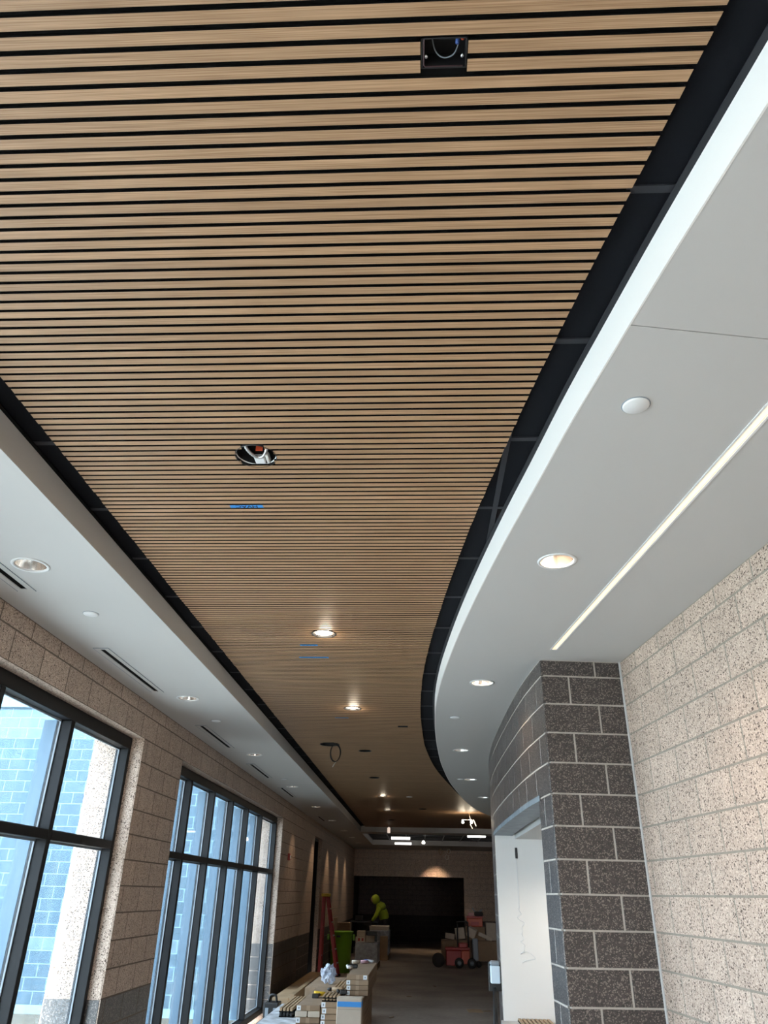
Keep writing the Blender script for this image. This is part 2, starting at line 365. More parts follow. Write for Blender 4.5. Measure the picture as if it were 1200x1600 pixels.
# white fascia band of the curved and straight soffit edges
def fascia(pts, name, thick=.012):
    b = MB(); n = len(pts)
    vs = []; 
    for (x, y, nx, ny) in pts: vs += [(x, y, ZC-.001), (x+nx*thick, y+ny*thick, ZC-.001), (x, y, ZG), (x+nx*thick, y+ny*thick, ZG)]
    fs = []
    for i in range(n-1):
        a = i*4; c = a+4; fs += [(a+1, c+1, c+3, a+3), (a, a+1, c+1, c)]
    b.add(vs, fs, 0, False); return b.build(name, M_paint, kind='structure')
N = 110; pts = []
N2 = 240
for i in range(N2+1):
    y = Y0+(22.3-Y0)*i/N2; d = Vector((xe(y+.02)-xe(y-.02), .04)).normalized(); pts.append((xe(y), y, -d.y, d.x))
fascia(pts, 'trim_1', .006)
MB().box(XF, Y0, ZC-.001, XF+.006, 22.3, ZG).build('trim_2', M_paint_shade, kind='structure')  # left fascia takes the darker copy, its shade held in the colour
MB().box(XF, 22.3, ZC, 6.0, 23.0, ZG+.43).build('ceiling_soffit_cross', M_paint_shade, kind='structure')
MB().box(XF, 28.1, ZC, 6.0, 31.0, ZG+.43).build('ceiling_soffit_back', M_paint_shade, kind='structure')

# black grid ceiling beside the slats: lay-in panels and tee bars
grid = struct_root('ceiling_grid')
b = MB().box(XF, Y0, ZG+.02, -1.2, 22.3, ZG+.03); b.build('backing_board', M_felt, grid)
TY = [1.37+.612*k for k in range(-9, 35)]
for i, y in enumerate(TY[:-1]):
    if y > 22: break
    a, c = y+.003, y+.609
    MB().box(XF+.004, a, ZG, -1.40, c, ZG+.012).build('ceiling_panel', M_black, grid)
    x0a, x0c, x1a, x1c = xs_(a)-.10, xs_(c)-.10, xe(a)-.005, xe(c)-.005
    def pan(xa, xc, xb, xd):
        if min(xb-xa, xd-xc) > .01: MB().prism([(xa,a),(xb,a),(xd,c),(xc,c)], ZG, ZG+.012).build('ceiling_panel', M_black, grid)
    k_ = .375
    if x0c < k_ < x1a and y < 6: pan(x0a, x0c, k_-.002, k_-.002); pan(k_+.002, k_+.002, x1a, x1c)
    elif x0c < k_ < x1a+.2 and y < 6: pan(x0a, x0c, min(k_,x1a)-.002, min(k_,x1c)-.002) ; pan(k_+.002, k_+.002, x1a, x1c)
    else: pan(x0a, x0c, x1a, x1c)
for y in TY:
    if y > 22: break
    MB().box(XF+.004, y-.012, ZG-.006, -1.42, y+.012, ZG+.004).build('grid_tee', M_tee, grid)
    MB().box(xs_(y)-.12, y-.012, ZG-.006, xe(y)-.006, y+.012, ZG+.004).build('grid_tee', M_tee, grid)
MB().box(.363, 2.3, ZG-.007, .387, 3.62, ZG+.003).build('grid_tee', M_tee, grid)
b = MB(); pts2 = [(xe(Y0+(22.2-Y0)*i/N), Y0+(22.2-Y0)*i/N) for i in range(N+1)]
for i in range(N):
    (xa, ya), (xb, yb) = pts2[i], pts2[i+1]
    b.prism([(xa-.026, ya), (xa-.004, ya), (xb-.004, yb), (xb-.026, yb)], ZG-.010, ZG-.007)
b.build('wall_angle', M_tee, grid)
MB().box(XF+.006, Y0, ZG-.010, XF+.024, 22.3, ZG-.007).build('wall_angle', M_felt, grid)
# far recess of open black grid
for ix in range(-3, 11):
    x = -1.7+.612*(ix+3)
    if x < 6: MB().box(x-.015, 23, ZG-.006, x+.015, 28.1, ZG+.01).build('grid_tee', M_teef, grid)
    for iy in range(9):
        y = 23+.612*iy
        if ix == -3 and y < 28: MB().box(-1.7, y-.012, ZG-.004, 6, y+.012, ZG+.006).build('grid_tee', M_teef, grid)
MB().box(XF, 23, ZG+.02, 6.0, 28.1, ZG+.04).build('ceiling_panel', M_black, grid)

# ------------------------------------------------------------------ slat ceiling
PITCH = .0412; SW = .0288; YS = 1.963+.0206-PITCH*72
holes = [('c', -.72, 2.69, .0895), ('r', .006, .114, .945, 1.018), ('c', -.71, 5.14, .088), ('c', -.70, 7.56, .088),
         ('c', -1.165, 9.6, .125), ('c', -.74, 10.04, .085), ('c', -.76, 12.53, .085), ('c', -.74, 15.03, .09), ('r', -.255, -.145, 8.41, 8.47),
         ('c', -.76, 17.66, .09), ('c', -.74, 20.0, .09), ('c', .04, 17.26, .09)]
def segs(y, x0, x1):
    out = [(x0, x1)]
    for h in holes:
        if h[0] == 'c':
            dy = y-h[2]
            if abs(dy) >= h[3]: continue
            q = math.sqrt(h[3]**2-dy*dy); a, c = h[1]-q, h[1]+q
        else:
            if not (h[3] < y < h[4]): continue
            a, c = h[1], h[2]
        new = []
        for (u, v) in out:
            if c <= u or a >= v: new.append((u, v))
            else:
                if a > u: new.append((u, a))
                if c < v: new.append((c, v))
        out = new
    return out
slats = struct_root('ceiling_slats')
b = MB(); st = .0103; y = -1.4
while y < 22.29:
    for (u, v) in segs(y+st/2, -1.585, xs_(y)-.012 if xs_(y) < 5 else 5): b.add([(u,y,ZS+.0095),(v,y,ZS+.0095),(v,y+st,ZS+.0095),(u,y+st,ZS+.0095)], [(0,3,2,1)])
    y += st
b.build('felt_backing', M_felt, slats)
rest = MB()
def slat_geo(bm, ya):
    yb = ya+SW; dd = random.uniform(-.0025, .0025)
    for (u, v) in segs((ya+yb)/2, -1.575+dd, xs_((ya+yb)/2)):
        if v-u < .004: continue
        e = xs_((ya+yb)/2); end = abs(v-e) < 1e-6
        va, vb = (xs_(ya)+dd*.6, xs_(yb)+dd*.6) if end else (v, v)
        q = [(u,ya),(va,ya),(vb,yb),(u,yb)]
        bm.prism(q, ZS, ZS+.009, 0, 1, 1)
k = 0; ya = YS
cnt = 0
while ya+SW < 22.25:
    if ya > .80 and cnt < 300:
        bb = MB(); slat_geo(bb, ya); bb.build('slat', [M_wood, M_felt], slats); cnt += 1
    else: slat_geo(rest, ya)
    ya += PITCH
rest.build('slat_field', [M_wood, M_felt], slats, kind='stuff')

# ------------------------------------------------------------------ block walls
_bm = {}
def block_mesh(wd, h, mt, d=.03, rough=False):
    key = (round(wd, 3), round(h, 3), mt.name)
    if key in _bm: return _bm[key]
    c = .0016; x0, x1, z0, z1 = .006, wd-.006, .0055, h-.0055
    if x1-x0 < .012: x0, x1 = .001, wd-.001; c = .0008
    f = [(x0+c,0,z0+c),(x1-c,0,z0+c),(x1-c,0,z1-c),(x0+c,0,z1-c)]; r = [(x0,c,z0),(x1,c,z0),(x1,c,z1),(x0,c,z1)]; k = [(x0,d,z0),(x1,d,z0),(x1,d,z1),(x0,d,z1)]
    fs = [(0,1,2,3)]+[(i+4,(i+1)%4+4,(i+1)%4,i) for i in range(4)]+[(i+8,(i+1)%4+8,(i+1)%4+4,i+4) for i in range(4)]
    me = MB().add(f+r+k, fs).mesh('block', mt); _bm[key] = me; return me
def put_block(parent, x, y, z, ang, wd, h, mt):
    o = bpy.data.objects.new('block', block_mesh(wd, h, mt)); C.objects.link(o); o.parent = parent
    p = WL(parent); o.location = (x-p.x, y-p.y, z-p.z); o.rotation_euler = (0, 0, ang)
    return o
def rows(parent, ox, oy, ang, length, phase, k0, k1, top, band=5, ml=None, md=None, z0=0, half=.2032, first=None):
    "courses k0..k1 laid along a wall from (ox, oy) in the direction of ang"
    ca, sa = math.cos(ang), math.sin(ang)
    for k in range(k0, k1):
        z = z0+k*CH; h = min(CH, top-z)
        if h < .02: break
        s = 0; ph = (phase + (half if k % 2 else 0)) % BL
        e = ph if ph > .02 else BL
        while s < length-1e-4:
            e2 = min(e, length)
            if e2-s > .015:
                put_block(parent, ox+ca*s, oy+sa*s, z, ang, e2-s, h, (md or M_dark) if k < band else (ml or M_light))
            s = e2; e += BL

# left wall
WX = -3.04
wl = MB()
def wbox(b, x0, y0, z0, x1, y1, z1, face=1, other=0):
    # materials: 0 block stock, 1 mortar, 2 brick-jointed
    vs = [(x0,y0,z0),(x1,y0,z0),(x1,y1,z0),(x0,y1,z0),(x0,y0,z1),(x1,y0,z1),(x1,y1,z1),(x0,y1,z1)]
    b.add(vs, [(0,3,2,1),(4,5,6,7),(0,1,5,4),(1,2,6,5),(2,3,7,6),(3,0,4,7)], [other, other, other, face, other, other])
XM = XL-.0014; HD = 15*CH
wbox(wl, WX, Y0, HD, XM, 17.4, 3.95)

wbox(wl, WX, 6.874, -.2, XM, 8.10, HD)
wbox(wl, WX, 14.604, -.2, XM, 17.4, HD)
wbox(wl, WX, 17.4, -.2, XL, 19.2, 3.95, 2)
wbox(wl, WX, 19.2, 3.05, XL, 20.7, 3.95, 2)
wbox(wl, WX, 20.7, -.2, XL, 31.2, 3.95, 2)
wall_left = wl.build('wall_left', [M_light, M_mortar_l, M_light_far], kind='structure')
A90 = math.pi/2
LPH = 4.74
def left_run(ya, yb, k0, k1):
    rows(wall_left, XL, ya, A90, yb-ya, (LPH+.2032-ya) % BL, k0, k1, ZC)
left_run(2.2, 17.4, 15, 17)
left_run(6.874, 8.10, 0, 15)
left_run(14.604, 17.4, 0, 15)
for (yy) in (6.87, 14.60):
    for k in range(0, 15): put_block(wall_left, WX, yy, k*CH, 0, .466, CH, M_dark if k < 5 else M_light)
# outer wall wing seen through the glass
we = MB(); we.box(-14, 14.7965, -.3, WX, 15.2, 5.55, 0); wall_ext = we.build('wall_exterior', [mat('exterior_mortar', (.13, .22, .28), .9)], kind='structure')  # mortar colour carries the same painted blue cast
for k in range(0, 25):
    lightrow = (k == 4) or k >= 22
    z = k*CH+.0; mt = M_ext_l if lightrow else M_ext_d
    s0 = -9.2 + (.2032 if k % 2 else 0)
    x = s0
    while x < WX-.02:
        x2 = min(x+BL, WX-.002); 
        if x < -3.3 or k > 3: put_block(wall_ext, x, 14.795, z, 0, x2-x, CH, mt)
        x = x2
        if x >= WX-.01: break
MB().box(-14, 14.74, 5.08, WX, 14.79, 5.22).build('metal_band', M_alu, wall_ext)
MB().box(-14, 14.70, 5.40, WX, 15.3, 5.62).build('coping', M_paint, wall_ext)

# right light wall (turned six degrees) and dark end pier
D = Vector((.1046, -.9945)); Nn = Vector((.9945, .1046)); A0 = Vector((.887, 5.333)); B0 = A0 + Nn*.604
angR = math.atan2(D.y, D.x); angD = math.atan2(Nn.y, Nn.x)
def quadwall(p, q, th, nrm, z0, z1, name, mats):
    a = [(p.x, p.y), (q.x, q.y), (q.x+nrm.x*th, q.y+nrm.y*th), (p.x+nrm.x*th, p.y+nrm.y*th)]
    return MB().prism(a, z0, z1).build(name, mats, kind='structure')
P1 = B0 + Nn*.0014; P2 = P1 + D*9.5
wall_right = quadwall(P1, P2, .2, Nn, -.2, ZC, 'wall_right', M_mortar)
rows(wall_right, B0.x, B0.y, angR, 5.6, .2875, 0, 17, ZC, band=0)
bd = -D
Q1 = A0 + bd*.0014 + Nn*.02; Q2 = B0 + bd*.0014
wall_pier = quadwall(Q1, Q2, .19, bd, -.2, ZC, 'wall_pier', M_mortar_d)
rows(wall_pier, A0.x, A0.y, angD, .604, 0, 0, 17, ZC, band=99, half=.2032)
MB().prism([(B0.x-.012, B0.y-.0), (B0.x+.002, B0.y-.0), (B0.x+.002-.0, B0.y-.012), (B0.x-.006, B0.y-.013)], 0, ZC).build('trim_3', M_paint_shade, kind='structure')

# curved dark wall with its wide opening
cw_pts = [(.889,5.333),(.858,5.70),(.836,6.1),(.824,6.6),(.817,7.1),(.814,7.6),(.816,8.1),(.822,8.6),(.836,9.1),(.862,9.6),(.905,10.2),(.98,10.9),(1.10,11.7),(1.27,12.6),(1.52,13.5),(1.86,14.4),(2.3,15.3),(2.9,16.2)]
cw = catmull([(a, c, 0) for a, c in cw_pts], 8)
acc = [0]
for i in range(1, len(cw)): acc.append(acc[-1]+(cw[i]-cw[i-1]).length)
def cwp(s):
    s = max(0, min(s, acc[-1]-1e-6)); import bisect
    i = bisect.bisect_right(acc, s)-1; i = min(i, len(cw)-2); u = (s-acc[i])/(acc[i+1]-acc[i]); return cw[i].lerp(cw[i+1], u)
def cwn(s):
    d = (cwp(s+.05)-cwp(s-.05)).normalized(); return Vector((-d.y, d.x, 0))   # towards the corridor (-x)
def s_at_y(y):
    for i in range(len(cw)-1):
        if cw[i].y <= y <= cw[i+1].y: return acc[i]+(y-cw[i].y)/(cw[i+1].y-cw[i].y)*(acc[i+1]-acc[i])
    return acc[-1]
SA = 2*.2032-.03; SA = s_at_y(5.70); SB = s_at_y(9.06); ZH = 12*CH; ZW = .69
def ribbon(b, sa, sb, z0, z1, inset=.0020, th=.19, step=.15):
    n = max(1, int((sb-sa)/step)); vs = []; fs = []
    for i in range(n+1):
        s = sa+(sb-sa)*i/n; p = cwp(s); q = cwn(s); f_ = p - q*inset; r_ = p - q*th
        vs += [(f_.x,f_.y,z0),(f_.x,f_.y,z1),(r_.x,r_.y,z0),(r_.x,r_.y,z1)]
    for i in range(n):
        a = i*4; c = a+4; fs += [(a,a+1,c+1,c),(a+2,c+2,c+3,a+3),(a,c,c+2,a+2),(a+1,a+3,c+3,c+1)]
    fs += [(0,2,3,1), (n*4, n*4+1, n*4+3, n*4+2)]
    b.add(vs, fs, 0)
b = MB(); ribbon(b, .03, SA, -.2, ZC); ribbon(b, SA, SB, ZH+.02, ZC); ribbon(b, SB, acc[-1], -.2, ZC); ribbon(b, SA, SB, -.2, ZW-.04)
wall_curved = b.build('wall_curved', M_mortar_d, kind='structure')
for k in range(0, 17):
    z = k*CH; h = min(CH, ZC-z)
    bounds = [.0]; s = .2032 if k % 2 else BL
    while s < acc[-1]: bounds.append(s); s += BL
    bounds.append(acc[-1])
    for a, c in zip(bounds[:-1], bounds[1:]):
        parts = []
        if z+.01 >= ZH or z+CH <= ZW-.0: parts = [(a, c)]
        else:
            if a < SA: parts.append((a, min(c, SA)))
            if c > SB: parts.append((max(a, SB), c))
        for (u, v) in parts:
            if v-u < .03: continue
            p, q = cwp(v), cwp(u); d = q-p
            put_block(wall_curved, p.x, p.y, z, math.atan2(d.y, d.x), d.length, h, M_dark)
# steel lintel plate under the head, plaster lining, half-wall counter
b = MB(); n = 16; vs = []; fs = []
for i in range(n+1):
    s = SA-.06+(SB+.12-SA)*i/n; p = cwp(s); q = cwn(s); f_ = p+q*.007; r_ = p-q*.2
    vs += [(f_.x,f_.y,ZH-.016),(f_.x,f_.y,ZH+.022),(r_.x,r_.y,ZH-.016),(r_.x,r_.y,ZH+.022)]
for i in range(n): a = i*4; c = a+4; fs += [(a,a+1,c+1,c),(a,c,c+2,a+2),(a+1,a+3,c+3,c+1)]
b.add(vs, fs); b.build('trim_4', M_steel, kind='structure')
b = MB(); vs = []; fs = []
for i in range(n+1):
    s = SA+(SB-SA)*i/n; p = cwp(s); q = cwn(s); f_ = p+q*.02; r_ = p-q*.55
    vs += [(f_.x,f_.y,ZW-.035),(f_.x,f_.y,ZW),(r_.x,r_.y,ZW-.035),(r_.x,r_.y,ZW)]
for i in range(n): a = i*4; c = a+4; fs += [(a,a+1,c+1,c),(a,c,c+2,a+2),(a+1,a+3,c+3,c+1)]
b.add(vs, fs); b.build('trim_5', M_paint_shade, kind='structure')
MB().box(.842, 9.03, 0, 3.2, 9.2, ZH+.02).build('wall_niche_end', M_paint, kind='structure')
MB().box(1.06, 5.75, ZH-.05, 3.2, 9.03, ZH+.06).build('ceiling_niche', M_paint_shade, kind='structure')
MB().box(3.1, 5.6, 0, 3.2, 9.1, ZC).build('wall_niche_back', M_paint, kind='structure')
MB().box(1.55, 5.6, 0, 3.2, 5.7, ZC).build('wall_niche_front', M_paint, kind='structure')
t_ = thing('downlight', 'recessed downlight in the lowered ceiling inside the curved wall opening', 'ceiling light', (1.75, 7.9, ZH-.05))
MB().lathe([(.095,-.001),(.09,-.006),(.08,-.006)], 1.75, 7.9, ZH-.05, 24).build('trim_ring', M_trimw, t_)
MB().lathe([(.08,-.003),(.001,-.004)], 1.75, 7.9, ZH-.05, 24).build('lamp', M_lampoff, t_)
ld = bpy.data.lights.new('downlight_beam', 'SPOT'); ld.energy = 34; ld.color = (1, .88, .74); ld.spot_size = math.radians(160); ld.spot_blend = .6; ld.shadow_soft_size = .06
lo = bpy.data.objects.new('downlight_beam', ld); C.objects.link(lo); lo.parent = t_; lo.location = (0, 0, -.02)
# far part of the hall
MB().box(5.9, 9.2, -.2, 6.0, 38.4, ZC+.3).build('wall_far_right', M_light_far, kind='structure')
b = MB(); b.box(XL-.3, 31, ZH, 6.0, 31.2, 3.95); b.box(1.62, 31, -.2, 6.0, 31.2, ZH)
b.build('wall_back', M_light_farx, kind='structure')
b = MB(); b.box(-3.2, 38, -.2, 2.4, 38.2, 3.2)
b.build('wall_alcove', M_darkroom, kind='structure')
MB().box(-3.1, 31.2, -.2, -2.9, 38, 3.2).build('wall_alcove_left', M_darkroom, kind='structure')
MB().box(2.2, 31.2, -.2, 2.4, 38, 3.2).build('wall_alcove_right', M_darkroom, kind='structure')
MB().box(-3.2, 31.2, 3.0, 2.4, 38.2, 3.1).build('ceiling_alcove', M_black, kind='structure')
# dark doorway in the left wall
dr = struct_root('door_1', (XL-.25, 19.95, 0))
MB().box(XL-.30, 19.2, 0, XL-.26, 20.7, 3.05).build('door_leaf', M_bk, dr)
b = MB(); b.box(XL-.26, 19.2, 0, XL-.10, 19.26, 3.05); b.box(XL-.26, 20.64, 0, XL-.10, 20.7, 3.05); b.box(XL-.26, 19.26, 2.99, XL-.10, 20.64, 3.05)
b.build('door_frame', M_frame, dr)
MB().box(XL-.255, 20.52, 1.0, XL-.19, 20.55, 1.12).build('door_handle', M_alum, dr)

# ------------------------------------------------------------------ windows of the left wall
def window(name, ya, yb, mulls, z0, z1, zt):
    r = struct_root(name, (-2.75, (ya+yb)/2, z0))
    x0, x1 = -2.80, -2.68; hw = .030
    def bar(nm, *a): MB().bbox(*a, c=.004).build(nm, M_frame, r)
    def ext(*a): MB().box(*a).build('outer_cap', M_alu, r)
    MB().bbox(x0, ya, z1-.10, x1, yb, z1).build('head_bar', M_frame, r)
    MB().bbox(x0, ya, z0, x1, yb, z0+.09).build('sill_bar', M_frame, r)
    MB().bbox(x0, ya+.002, z0+.09, x1, ya+.055, z1-.10).build('jamb_bar', M_frame, r)
    MB().bbox(x0, yb-.055, z0+.09, x1, yb-.002, z1-.10).build('jamb_bar', M_frame, r)
    ys = [ya+.055]+mulls+[yb-.055]
    for m_ in mulls:
        MB().bbox(x0, m_-hw, z0+.09, x1, m_+hw, z1-.10).build('mullion', M_frame, r)
        MB().box(-2.90, m_-hw+.004, z0+.09, x0-.002, m_+hw-.004, z1-.10).build('outer_cap', M_alu, r)
    for i in range(len(ys)-1):
        a = ys[i]+(hw if i else 0); c = ys[i+1]-(hw if i < len(ys)-2 else 0)
        MB().bbox(x0+.01, a, zt-.033, x1, c, zt+.033).build('transom', M_frame, r)
        for (p, q) in ((z0+.09, zt-.033), (zt+.033, z1-.10)):
            MB().box(-2.782, a, p, -2.776, c, q).build('pane', M_glass, r)
            g_ = MB(); g_.box(-2.774, a, p, -2.762, c, p+.014); g_.box(-2.774, a, q-.014, -2.762, c, q); g_.box(-2.774, a, p+.014, -2.762, a+.012, q-.014); g_.box(-2.774, c-.012, p+.014, -2.762, c, q-.014)
            g_.build('glazing_bead', M_blu, r)
    return r
window('window_1', -3.94, 6.866, [5.62-1.069*k for k in range(8, 0, -1)] + [5.62], 0, HD, 2.14)
window('window_2', 8.104, 14.596, [8.94, 10.01, 11.07, 12.10, 13.20, 14.0][:5], 0, HD, 2.14)
# glazed end of the hall behind the camera
r3 = struct_root('window_3', (0, Y0, 0))
MB().box(XL, Y0-.15, 3.05, 6.0, Y0, 3.95).build('head_panel', M_paint, r3)
MB().box(-.42, Y0-.15, 0, 6.0, Y0, 3.05).build('side_panel', M_paint, r3)
for i in range(3):
    x = XL+.03+i*1.05; MB().bbox(x-.03, Y0-.12, 0, x+.03, Y0, 3.05).build('mullion', M_frame, r3)
    if i < 2: MB().box(x+.03, Y0-.07, 0, x+1.02, Y0-.064, 3.05).build('pane', M_glassc, r3)
for z in (0, 2.12, 2.98): MB().bbox(XL, Y0-.11, z, -.42, Y0-.01, z+.07).build('rail', M_frame, r3)

# ------------------------------------------------------------------ fixtures let into the soffits
LD_Y = [3.58, 6.63, 9.66, 12.75, 15.85, 18.9, 22.0, 24.6, 27.2]
RD = [(.72,3.53),(.51,6.0),(.49,9.15),(.75,11.63),(1.11,13.85)]
SL = [(2.66,3.93),(5.13,6.37),(7.87,9.16),(10.44,11.75),(12.93,14.19),(17.97,19.1)]
def dl_cutter(b, x, y, r=.090, z0=ZC-.05, z1=ZC+.7): b.lathe([(r,z0),(r,z1)], x, y, 0, 24, cap0=True, cap1=True, smooth=False)
cL = MB()
for y in LD_Y: dl_cutter(cL, -2.14, y)
for (a, c) in SL: cL.box(-2.368, a, ZC-.05, -2.332, c, ZC+.06)
cut(soffit_l, cL)
e0 = Vector((.95, 5.07)); LDIR = D
cR = MB()
for (x, y) in RD[:4]: dl_cutter(cR, x, y)
ln = 5.2; wv = Vector((Nn.x*.021, Nn.y*.021)); e1 = e0+LDIR*ln
cut1 = MB(); 
q = [e0-wv, e0+wv, e1+wv, e1-wv]; cR.prism([(v.x, v.y) for v in q], ZC-.05, ZC+.08)
cut(soffit_r[1], cR)
c0 = MB(); c0.prism([(v.x, v.y) for v in q], ZC-.05, ZC+.08); dl_cutter(c0, 1.02, 1.05); cut(soffit_r[0], c0)
c2 = MB(); dl_cutter(c2, *RD[4]); cut(soffit_r[2], c2)

def downlight(x, y, label, group, lamp=M_lamp, power=9, z=ZC, r=.088, cone=80):
    t_ = thing('downlight', label, 'ceiling light', (x, y, z), group)
    MB().lathe([(r+.014,-.001),(r+.013,-.005),(r-.003,-.005),(r-.004,.004)], x, y, z, 28).build('trim_ring', M_trimw, t_)
    MB().lathe([(r-.003,.0),(r-.010,.04),(r-.022,.085),(r-.036,.12)], x, y, z, 28).build('reflector', M_refl, t_)
    MB().lathe([(r-.034,.118),(r-.04,.112),(.001,.108)], x, y, z, 20).build('lamp', lamp, t_)
    if power:
        ld = bpy.data.lights.new('downlight_beam', 'SPOT'); ld.energy = power; ld.color = (1, .72, .46); ld.spot_size = math.radians(cone); ld.spot_blend = .7
        ld.shadow_soft_size = .05
        lo = bpy.data.objects.new('downlight_beam', ld); C.objects.link(lo); lo.parent = t_; lo.location = (0, 0, .06)
    return t_
ordn = ['nearest', 'second', 'third', 'fourth', 'fifth', 'sixth', 'seventh', 'eighth', 'ninth']
for i, y in enumerate(LD_Y):
    lab = ('round recessed downlight in left soffit beside the black slot air vents, %s in its row' % ordn[i])
    downlight(-2.14, y, lab, 'downlights along the left soffit', power=[3,3,4,7,10,18,20,20,20][i], lamp=M_lampoff if i < 2 else M_lamp)
for i, (x, y) in enumerate(RD):
    downlight(x, y, 'round recessed downlight in the curved right soffit, %s in its row' % ordn[i], 'downlights along the curved right soffit', power=[22,10,6,6,6][i], cone=[140,120,90,90,90][i], lamp=M_lampoff if i < 2 else M_lamp)
dw = downlight(1.02, 1.05, 'round recessed downlight in right soffit above the light block wall', 'downlights along the curved right soffit', power=30)
def disc(x, y, label, z=ZC, r=.047):
    t_ = thing('ceiling_cover_disc', label, 'ceiling disc', (x, y, z-.008), 'round cover discs on the soffits')
    MB().lathe([(r,.008),(r,.003),(r-.004,0),(.001,-.001)], x, y, z-.008, 28).build('cover', M_trimw, t_)
    MB().lathe([(r+.004,.008),(r+.004,.0065),(r-.001,.0065)], x, y, z-.008, 28).build('rim', M_blu, t_)
for (x, y, l) in ((.775,2.16,'flat round white cover disc on right soffit near the warm linear light'), (.34,7.33,'small round cover disc on curved right soffit between second and third downlights'),
               (.60,11.6,'small round cover disc on curved right soffit beside the fourth downlight'),
               (-2.12,4.36,'small round cover disc on left soffit between the first two downlights'), (-2.12,7.6,'small round cover disc on left soffit beyond the second downlight'),
               (-2.12,11.85,'small round cover disc on left soffit just before the fourth downlight')): disc(x, y, l)
for i, (a, c) in enumerate(SL):
    yc = (a+c)/2
    t_ = thing('slot_air_vent', 'long black slot air vent in white frame on left soffit, %s from the camera' % ['first','second','third','fourth','fifth','last'][i], 'air vent', (-2.35, yc, ZC), 'slot air vents along the left soffit')
    g_ = MB(); x0, x1 = -2.405, -2.295
    g_.box(x0, a-.03, ZC-.003, -2.370, c+.03, ZC-.0005); g_.box(-2.330, a-.03, ZC-.003, x1, c+.03, ZC-.0005); g_.box(-2.370, a-.03, ZC-.003, -2.330, a, ZC-.0005); g_.box(-2.370, c, ZC-.003, -2.330, c+.03, ZC-.0005)
    g_.build('frame', M_paint_shade, t_)
    g_ = MB(); g_.box(x1, a-.035, ZC-.004, x1+.003, c+.035, ZC-.0002); g_.box(x0-.003, a-.035, ZC-.004, x0, c+.035, ZC-.0002); g_.box(x0, a-.035, ZC-.004, x1, a-.031, ZC-.0002); g_.build('edge_shadow_strip', M_blu, t_)  # solid grey strips drawn as the thin shadow line round the frame
    MB().box(-2.3678, a+.0005, ZC+.0006, -2.3322, c-.0005, ZC+.004).build('slot_throat', M_felt, t_)
t_ = thing('linear_light', 'long warm recessed linear light in right soffit beside the light block wall', 'ceiling light', (e0.x, e0.y, ZC))
wi = Vector((Nn.x*.0155, Nn.y*.0155)); wo = Vector((Nn.x*.026, Nn.y*.026))
MB().prism([(v.x, v.y) for v in (e0-wi, e0+wi, e1+wi, e1-wi)], ZC+.002, ZC+.01).build('lens', M_led, t_)
for sg in (-1, 1):
    MB().prism([(v.x, v.y) for v in (e0+sg*wi, e0+sg*wo, e1+sg*wo, e1+sg*wi)], ZC-.004, ZC-.0005).build('side_trim', M_trimw, t_)
MB().prism([(v.x, v.y) for v in (e0-wo-LDIR*.006, e0+wo-LDIR*.006, e0+wo+LDIR*.002, e0-wo+LDIR*.002)], ZC-.004, ZC-.0005).build('end_cap', M_trimw, t_)

# ------------------------------------------------------------------ things in the slat ceiling
def can(x, y, r, label, group=None, bulb=False, ring=True):
    t_ = thing('ceiling_opening' if not bulb else 'temporary_light', label, 'ceiling opening' if not bulb else 'ceiling light', (x, y, ZS), group)
    MB().lathe([(r-.002,-.001),(r-.002,.14),(r*.6,.16),(.001,.16)], x, y, ZS, 26).build('can', M_bk if not bulb else M_refl, t_)
    if ring:
        MB().lathe([(r-.001,-.002),(r+.004,-.004),(r-.006,-.004),(r-.006,.012),(r-.002,.012)], x, y, ZS, 30).build('ring', M_trimw if ring == 1 else M_bk, t_)
    if bulb:
        MB().lathe([(.002,0),(.022,.006),(.034,.026),(.036,.045),(.028,.075),(.016,.10),(.016,.14)], x+.01, y, ZS+.005, 18).build('bulb', M_bulb, t_)
        ld = bpy.data.lights.new('bulb_light', 'POINT'); ld.energy = bulb; ld.color = (1, .86, .66); ld.shadow_soft_size = .05
        lo = bpy.data.objects.new('bulb_light', ld); C.objects.link(lo); lo.parent = t_; lo.location = (.01, 0, -.03)
    return t_
t_ = can(-.72, 2.69, .092, 'round black hole in slats showing a metal conduit and an orange tag', ring=0)
MB().lathe([(.0905,-.0015),(.0925,-.0015),(.0915,.014),(.0895,.014)], -.72, 2.69, ZS, 40).build('ring', M_bk, t_)
MB().lathe([(.0905,.012),(.0860,.0135),(.0860,.016),(.0905,.016)], -.72, 2.69, ZS, 40).build('white_rim', M_trimw, t_, label='thin white rim inside the hole')
t2 = MB()
pts = catmull([(-.775,2.63,3.575),(-.765,2.655,3.535),(-.742,2.695,3.517),(-.712,2.715,3.512),(-.685,2.70,3.518),(-.665,2.66,3.55)], 9)
t2.tube(pts, [.0085 if i % 2 else .0062 for i in range(len(pts))], 10); t2.build('flexible_conduit', M_alum, t_)
MB().bbox(-.735,2.715,3.508,-.690,2.765,3.530,.003).build('connector_block', M_trimw, t_, label='pale grey connector block')
MB().bbox(-.683,2.70,3.508,-.668,2.762,3.532,.003).build('cable_sleeve', M_cord, t_, label='white cable sleeve')
MB().box(-.722,2.68,3.525,-.692,2.683,3.60).build('tag', mat('bright_orange_tag', (.9, .13, .05), .5), t_, label='orange tag strip')
